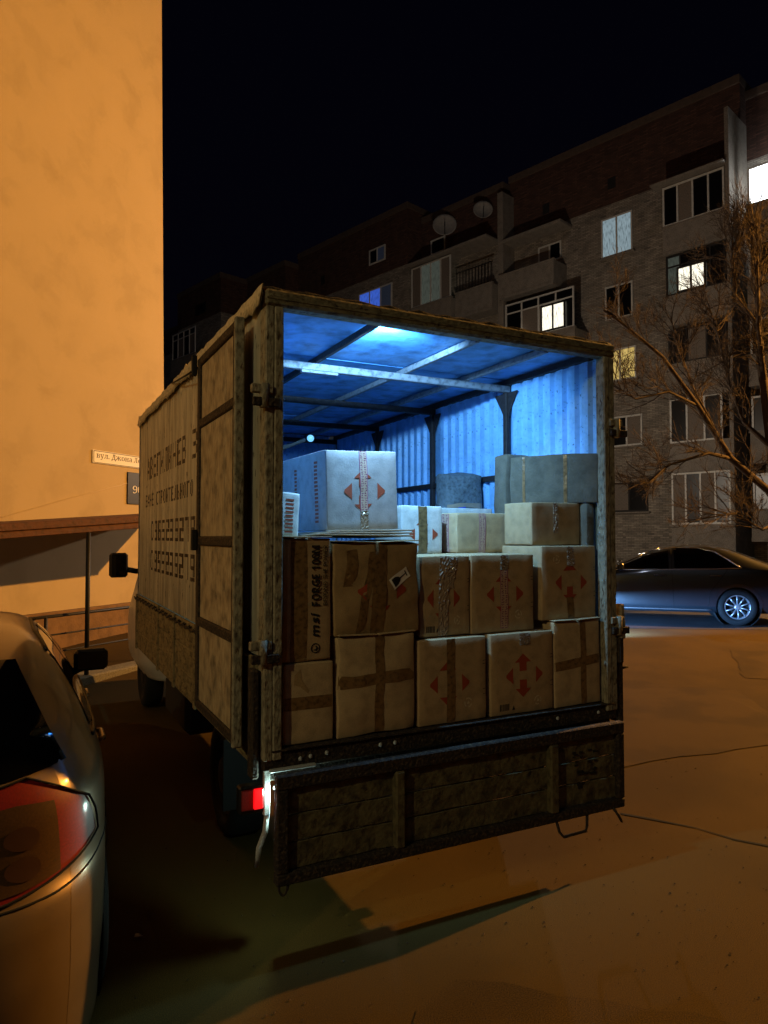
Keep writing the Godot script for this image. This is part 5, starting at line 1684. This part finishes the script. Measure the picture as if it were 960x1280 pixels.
	tape(k, 0.46, 0.565, 0.0, 1.0, "tape_printed", "top", 0.002)
	var l := []
	for i in 16: l.append([Vector2(0.80, 0.1 + i * 0.05), Vector2(0.86, 0.1 + i * 0.05), Vector2(0.86, 0.13 + i * 0.05), Vector2(0.80, 0.132 + i * 0.05)])
	for i in 14: l.append([Vector2(0.42, 0.15 + i * 0.05), Vector2(0.47, 0.15 + i * 0.05), Vector2(0.47, 0.18 + i * 0.05), Vector2(0.42, 0.182 + i * 0.05)])
	mark(k, l, "edge_print", M.print_red, "left", 0.0015)
	# flattened cartons under it
	var fl := thing("flattened_carton", "flattened cardboard sheets under the bright top box", "cardboard", truck_xf * Transform3D(Basis(Vector3.UP, 0.05), T(0.5, 0.955, 0.3)))
	for i in 3:
		var s := st()
		box(s, Vector3(-0.02 + 0.03 * i, 0.006 + i * 0.012, -0.1 - 0.03 * i), Vector3(0.52 - 0.04 * i, 0.007, 0.6), 0.002, Basis(Vector3.UP, 0.06 * (i - 1)) * Basis(Vector3(0, 0, 1), 0.012 * (i - 1)) * Basis(Vector3.RIGHT, -0.02))
		build(s, "sheet", M.carton_pale, fl)
	k = carton("white box with red arrows and brown tape, between the bright box and the lilac box", 0.868, 1.14, 0.862, 1.138, 0.48, 0.35, "carton_white", 112)
	arrows(k, "LRud", "print_red", 0.5, 0.4, 1.2)
	tape(k, 0.40, 0.62, 0.0, 1.0, "tape_brown", "front", 0.002)
	k = carton("small box with purple printed tape behind the middle row", 1.206, 1.602, 0.862, 1.10, 0.43, 0.4, "carton_tan", 113, 0.05)
	tape(k, 0.40, 0.52, 0.0, 1.0, "tape_printed", "front", 0.002)
	tape(k, 0.62, 0.80, 0.02, 0.98, "tape_printed", "left", 0.002)
	k = carton("brown box on the right end of the middle row, narrow clear tape", 1.54, 1.90, 0.91, 1.158, 0.15, 0.26, "carton_brown", 114)
	tape(k, 0.43, 0.52, 0.3, 1.0, "tape_clear", "front", 0.002)
	carton("pale box lying behind the purple taped box, only its top edge showing", 1.25, 1.80, 0.862, 1.15, 0.9, 0.5, "carton_white", 115)
	k = carton("little white box tilted beside the left post, left of the bright box", 0.03, 0.15, 0.956, 1.175, 0.2, 0.16, "carton_white", 116, 0.25, -0.05)
	l = []
	for i in 9: l.append([Vector2(0.3, 0.1 + i * 0.09), Vector2(0.7, 0.1 + i * 0.09), Vector2(0.7, 0.14 + i * 0.09), Vector2(0.3, 0.14 + i * 0.09)])
	mark(k, l, "text_lines", M.print_red, "front")
	# hidden second layer that carries the rear stack
	for q in [[0.1, 0.8], [0.85, 1.5], [1.5, 1.93]]:
		carton("plain box in the hidden second layer behind the %s" % ["sagging box" if q[0] < 0.5 else "middle row" if q[0] < 1 else "right end of the load"], q[0], q[1], 0.0, 0.86, 0.52, 0.75, "carton_dark", 120 + int(q[0] * 10))
	# blanket-wrapped furniture at the right wall and a grey bundle
	soft_block("wrapped_furniture", "tall furniture piece wrapped in grey blanket, behind the padded sheet at the right wall", "furniture", 1.66, 1.955, 0.0, 1.475, 0.56, 0.12, M.blanket, 7, false)
	var pad := carton("big grey padded sheet leaning above the right end of the load", 1.53, 2.05, 1.16, 1.45, 0.255, 0.03, "carton_dark", 207, -0.885, 0.0, "padded_sheet", "blanket", 0.006)
	pad.body.material_override = M.blanket
	tape(pad, 0.14, 0.17, 0.0, 1.0, "tape_brown", "front", 0.002)
	tape(pad, 0.62, 0.66, 0.0, 1.0, "tape_brown", "front", 0.002)
	soft_block("hanging_blanket", "grey blanket standing along the right wall beside the wrapped furniture", "blanket", 1.905, 1.966, 0.0, 1.16, 0.1, 0.74, M.blanket, 9, false)
	soft_block("grey_bundle", "grey wrapped bundle with a blue label in front of the blue wall", "bundle", 1.62, 1.92, 0.86, 1.405, 1.2, 0.16, M.grey_wrap, 8, false)
	var bag := thing("dark_stand", "dark upright stand behind the bright top box", "stand", truck_xf * Transform3D(Basis(), T(1.0, 0.86, 1.0)))
	var s := st(true)
	tube(s, [Vector3(0, 0, 0), Vector3(0.005, 0.3, 0), Vector3(0.03, 0.42, 0)], [0.045, 0.04, 0.03], 8)
	build(s, "column", M.black_plastic, bag)
	s = st(true)
	tube(s, [Vector3(0.03, 0.3, 0), Vector3(0.09, 0.24, 0.03), Vector3(0.14, 0.12, 0.04)], 0.012, 6)
	build(s, "cable", M.black_plastic, bag)

func soft_block(called: String, label: String, cat: String, x0: float, x1: float, y0: float, y1: float, d: float, depth: float, m: Material, sd: int, big: bool) -> void:
	var k := carton(label, x0, x1, y0, y1, d, depth, "carton_dark", 200 + sd, 0.0, 0.0, called, cat, 0.006 if big else (0.006 if called == "hanging_blanket" else 0.022))
	k.body.material_override = m
	k.body.name = "wrapped_body"
	if called == "grey_bundle":
		mark(k, [[Vector2(0.3, 0.4), Vector2(0.52, 0.4), Vector2(0.52, 0.56), Vector2(0.3, 0.56)]], "blue_label", M.blue_label, "front", 0.004)
		tape(k, 0.0, 1.0, 0.56, 0.62, "tape_clear", "front", 0.003)

# ------------------------------------------------------------------ the bare tree
func grow(s: SurfaceTool, p: Vector3, dirv: Vector3, len: float, r: float, level: int) -> void:
	var n := 4
	var pts := [p]
	var rad := [r]
	var q := p
	var d := dirv
	for k in n:
		d = (d + Vector3(rng.randfn(0, 0.13), rng.randfn(0.03, 0.12), rng.randfn(0, 0.13))).normalized()
		q += d * len / n
		pts.append(q)
		rad.append(lerpf(r, r * 0.55, (k + 1) / float(n)))
	tube(s, pts, rad, 5 if level > 1 else 4, false)
	if level <= 0: return
	var kids := 4 if level > 1 else 3
	for k in kids:
		var t := rng.randf_range(0.3, 1.0)
		var at: Vector3 = pts[int(t * n)]
		var side := Vector3(rng.randfn(), rng.randfn(), rng.randfn()).normalized()
		var nd := (d + side * 0.75 + Vector3(0, 0.15, 0)).normalized()
		grow(s, at, nd, len * rng.randf_range(0.5, 0.75), maxf(r * 0.5, 0.0045), level - 1)

func bare_tree(at: Vector3) -> void:
	var t := thing("bare_tree", "leafless spreading tree lit orange at the right edge", "tree", Transform3D(Basis(), at))
	var L := func(x: float, y: float, d: float) -> Vector3: return P(x, y, d) - at
	var s := st(true)
	tube(s, [Vector3(0, 0, 0), Vector3(-0.1, 0.8, 0), Vector3(-0.25, 1.7, 0), L.call(9.0, 2.7, 16.0), L.call(8.9, 4.2, 16.1), L.call(8.75, 6.0, 16.2), L.call(8.7, 8.0, 16.2), L.call(8.6, 9.6, 16.3)], [0.24, 0.2, 0.18, 0.16, 0.12, 0.09, 0.05, 0.02], 12)
	build(s, "trunk", M.bark, t)
	var limbs := [
		[[9.1, 2.45, 16.0], [8.72, 2.88, 15.9], [7.77, 3.6, 15.7], [6.96, 4.75, 15.5], [6.15, 5.81, 15.4], [5.33, 6.46, 15.3], [4.8, 6.8, 15.2], 0.10],
		[[7.77, 3.6, 15.7], [7.13, 3.68, 15.4], [6.21, 3.41, 15.2], [5.57, 2.96, 15.1], 0.05],
		[[8.95, 3.8, 16.0], [8.4, 4.5, 16.3], [8.1, 5.5, 16.4], [7.95, 6.5, 16.5], [7.75, 7.4, 16.6], 0.06],
		[[8.85, 5.2, 16.2], [8.5, 6.6, 15.8], [8.4, 8.2, 15.6], [8.35, 9.2, 15.5], 0.06],
		[[7.4, 4.2, 15.6], [7.0, 5.2, 15.8], [6.75, 6.1, 15.9], [6.6, 6.9, 16.0], 0.035],
		[[9.05, 2.2, 16.0], [8.4, 2.0, 15.6], [7.6, 2.35, 15.2], [6.6, 2.2, 15.0], 0.04],
		[[8.9, 4.6, 16.1], [9.4, 5.8, 16.3], [9.3, 7.4, 16.2], [9.0, 9.0, 16.0], 0.06],
		[[6.96, 4.75, 15.5], [6.2, 5.0, 15.2], [5.4, 4.8, 15.0], [4.9, 5.1, 14.9], 0.035],
		[[8.7, 6.8, 16.2], [8.1, 7.4, 16.0], [8.0, 8.2, 15.9], [7.95, 8.9, 15.8], 0.04],
	]
	for l in limbs:
		var r: float = l[-1]
		var pts := []
		var rad := []
		for k in l.size() - 1:
			pts.append(L.call(l[k][0], l[k][1], l[k][2]))
			rad.append(lerpf(r, r * 0.25, k / float(l.size() - 2)))
		s = st(true)
		tube(s, pts, rad, 8)
		build(s, "limb", M.bark, t)
		s = st(true)
		var n: int = pts.size()
		for k in (20 if l[0][0] < 8.0 or r == 0.1 or r == 0.04 else 40):
			var f := rng.randf_range(0.12, 1.0) * (n - 1)
			var i := mini(int(f), n - 2)
			var p: Vector3 = (pts[i] as Vector3).lerp(pts[i + 1], f - i)
			var d: Vector3 = (pts[i + 1] - pts[i] as Vector3).normalized()
			var nd := (d * 0.7 + Vector3(rng.randfn(0, 0.55), rng.randfn(0.25, 0.45), rng.randfn(0, 0.45))).normalized()
			grow(s, p, nd, rng.randf_range(0.5, 1.05), 0.013, 3 if k % 3 == 0 else 2)
		var tw := build(s, "twigs", M.bark, t)
		tag(tw, "", "", "", "stuff")

# ------------------------------------------------------------------ lamps
func lamps() -> void:
	# the unseen sodium flood on a mast, aimed to light wall and yard
	var s := st(true)
	var at := P(17.5, 0.2, 15.0)
	var mast := thing("unseen_floodlight_mast", "tall mast with an orange floodlight out of view at the right, placed to light wall and yard", "lamp", Transform3D(Basis(), at))
	tube(s, [Vector3.ZERO, Vector3(0, 9.9, 0)], [0.1, 0.06], 12)
	build(s, "pole", M.dark_steel, mast)
	var head := Vector3(-0.25, 10.0, 0)
	var aim := P(-1.5, 1.5, 8.5) - at
	var B := Basis.looking_at(aim - head)
	s = st()
	box(s, head, Vector3(0.5, 0.4, 0.18), 0.03, B)
	build(s, "lamp_head", M.dark_steel, mast)
	s = st()
	box(s, head + B * Vector3(0, 0, -0.095), Vector3(0.44, 0.34, 0.01), 0.0, B)
	build(s, "lamp_lens", M.sodium_glow, mast)
	var l := spot(Vector3.ZERO, Vector3(1, 0, 0), SODIUM, 690.0, 48.0, 0.9, 0.12, mast)
	l.transform = Transform3D(B, head + B * Vector3(0, 0, -0.16))
	# an unseen street lamp behind the camera, placed to light the truck rear
	at = P(-6.5, 0, -5.0)
	var pole := thing("unseen_street_lamp", "orange street lamp out of view behind the silver hatchback, placed to light the truck rear", "lamp", Transform3D(Basis(), at))
	s = st(true)
	tube(s, [Vector3.ZERO, Vector3(0, 5.6, 0), Vector3(0.15, 6.3, -0.1), Vector3(0.7, 6.55, -0.5)], [0.08, 0.06, 0.045, 0.04], 10)
	build(s, "pole", M.dark_steel, pole)
	s = st()
	box(s, Vector3(0.85, 6.56, -0.6), Vector3(0.55, 0.1, 0.22), 0.03, Basis(Vector3.UP, 0.65))
	build(s, "lamp_head", M.dark_steel, pole)
	s = st()
	box(s, Vector3(0.85, 6.50, -0.6), Vector3(0.4, 0.03, 0.16), 0.01, Basis(Vector3.UP, 0.65))
	build(s, "lamp_bulb", M.sodium_glow, pole)
	spot(Vector3(0.85, 6.42, -0.6), Vector3(0.86, 0, -0.6), Color(1.0, 0.92, 0.66), 18.0, 80.0, 0.6, 0.08, pole).transform = Transform3D(Basis.looking_at(Vector3(0.5, -1.0, -0.6).normalized()), Vector3(0.85, 6.42, -0.6))
	# a dim unseen lamp behind the truck, placed to light the block
	at = P(2.2, 0.22, 19.5)
	var yl := thing("unseen_yard_lamp", "low yard lamp out of view behind the truck, placed to light the apartment block", "lamp", Transform3D(Basis(), at))
	s = st(true)
	tube(s, [Vector3.ZERO, Vector3(0, 4.0, 0)], [0.06, 0.045], 10)
	build(s, "pole", M.dark_steel, yl)
	s = st(true)
	lathe(s, Vector3(0, 4.1, 0), Vector3.UP, [[0.0, -0.1], [0.1, -0.06], [0.13, 0.02], [0.09, 0.1], [0.0, 0.13]], 16)
	build(s, "lamp_globe", M.yard_glow, yl)
	omni(Vector3(0, 4.1, 0), Color(1.0, 0.93, 0.84), 35.0, 0.1, yl)
	# a cold low unseen lamp, placed to light the black car's door
	at = P(2.9, rise(11.2), 11.2)
	var bl := thing("unseen_cold_lamp", "cold white lamp out of view behind the truck, placed to light the black car door", "lamp", Transform3D(Basis(), at))
	s = st(true)
	lathe(s, Vector3.ZERO, Vector3.UP, [[0.07, 0.0], [0.06, 0.25], [0.0, 0.26]], 14)
	build(s, "post", M.dark_steel, bl)
	s = st(true)
	lathe(s, Vector3(0, 0.3, 0), Vector3.UP, [[0.0, -0.05], [0.06, -0.04], [0.06, 0.05], [0.0, 0.07]], 14)
	build(s, "lamp_globe", M.cold_glow, bl)
	var sp := spot(Vector3.ZERO, Vector3(1, 0, 0), Color(0.45, 0.70, 1.0), 75.0, 34.0, 0.7, 0.012, bl)
	var tgt := P(5.1, 0.62, 13.1) - at - Vector3(0.1, 0.3, -0.1)
	var hb := Basis.looking_at(Vector3(tgt.x, 0, tgt.z))
	sp.transform = Transform3D(Basis.looking_at(tgt), Vector3(0.08, 0.3, -0.08))
	s = st()
	box(s, Vector3(0.08, 0.318, -0.08) + hb * Vector3(0, 0, -0.06), Vector3(0.5, 0.006, 0.3), 0.002, hb)
	build(s, "unseen_beam_hood", M.dark_steel, bl)  # unseen plate, shaped to keep the beam on the lower door
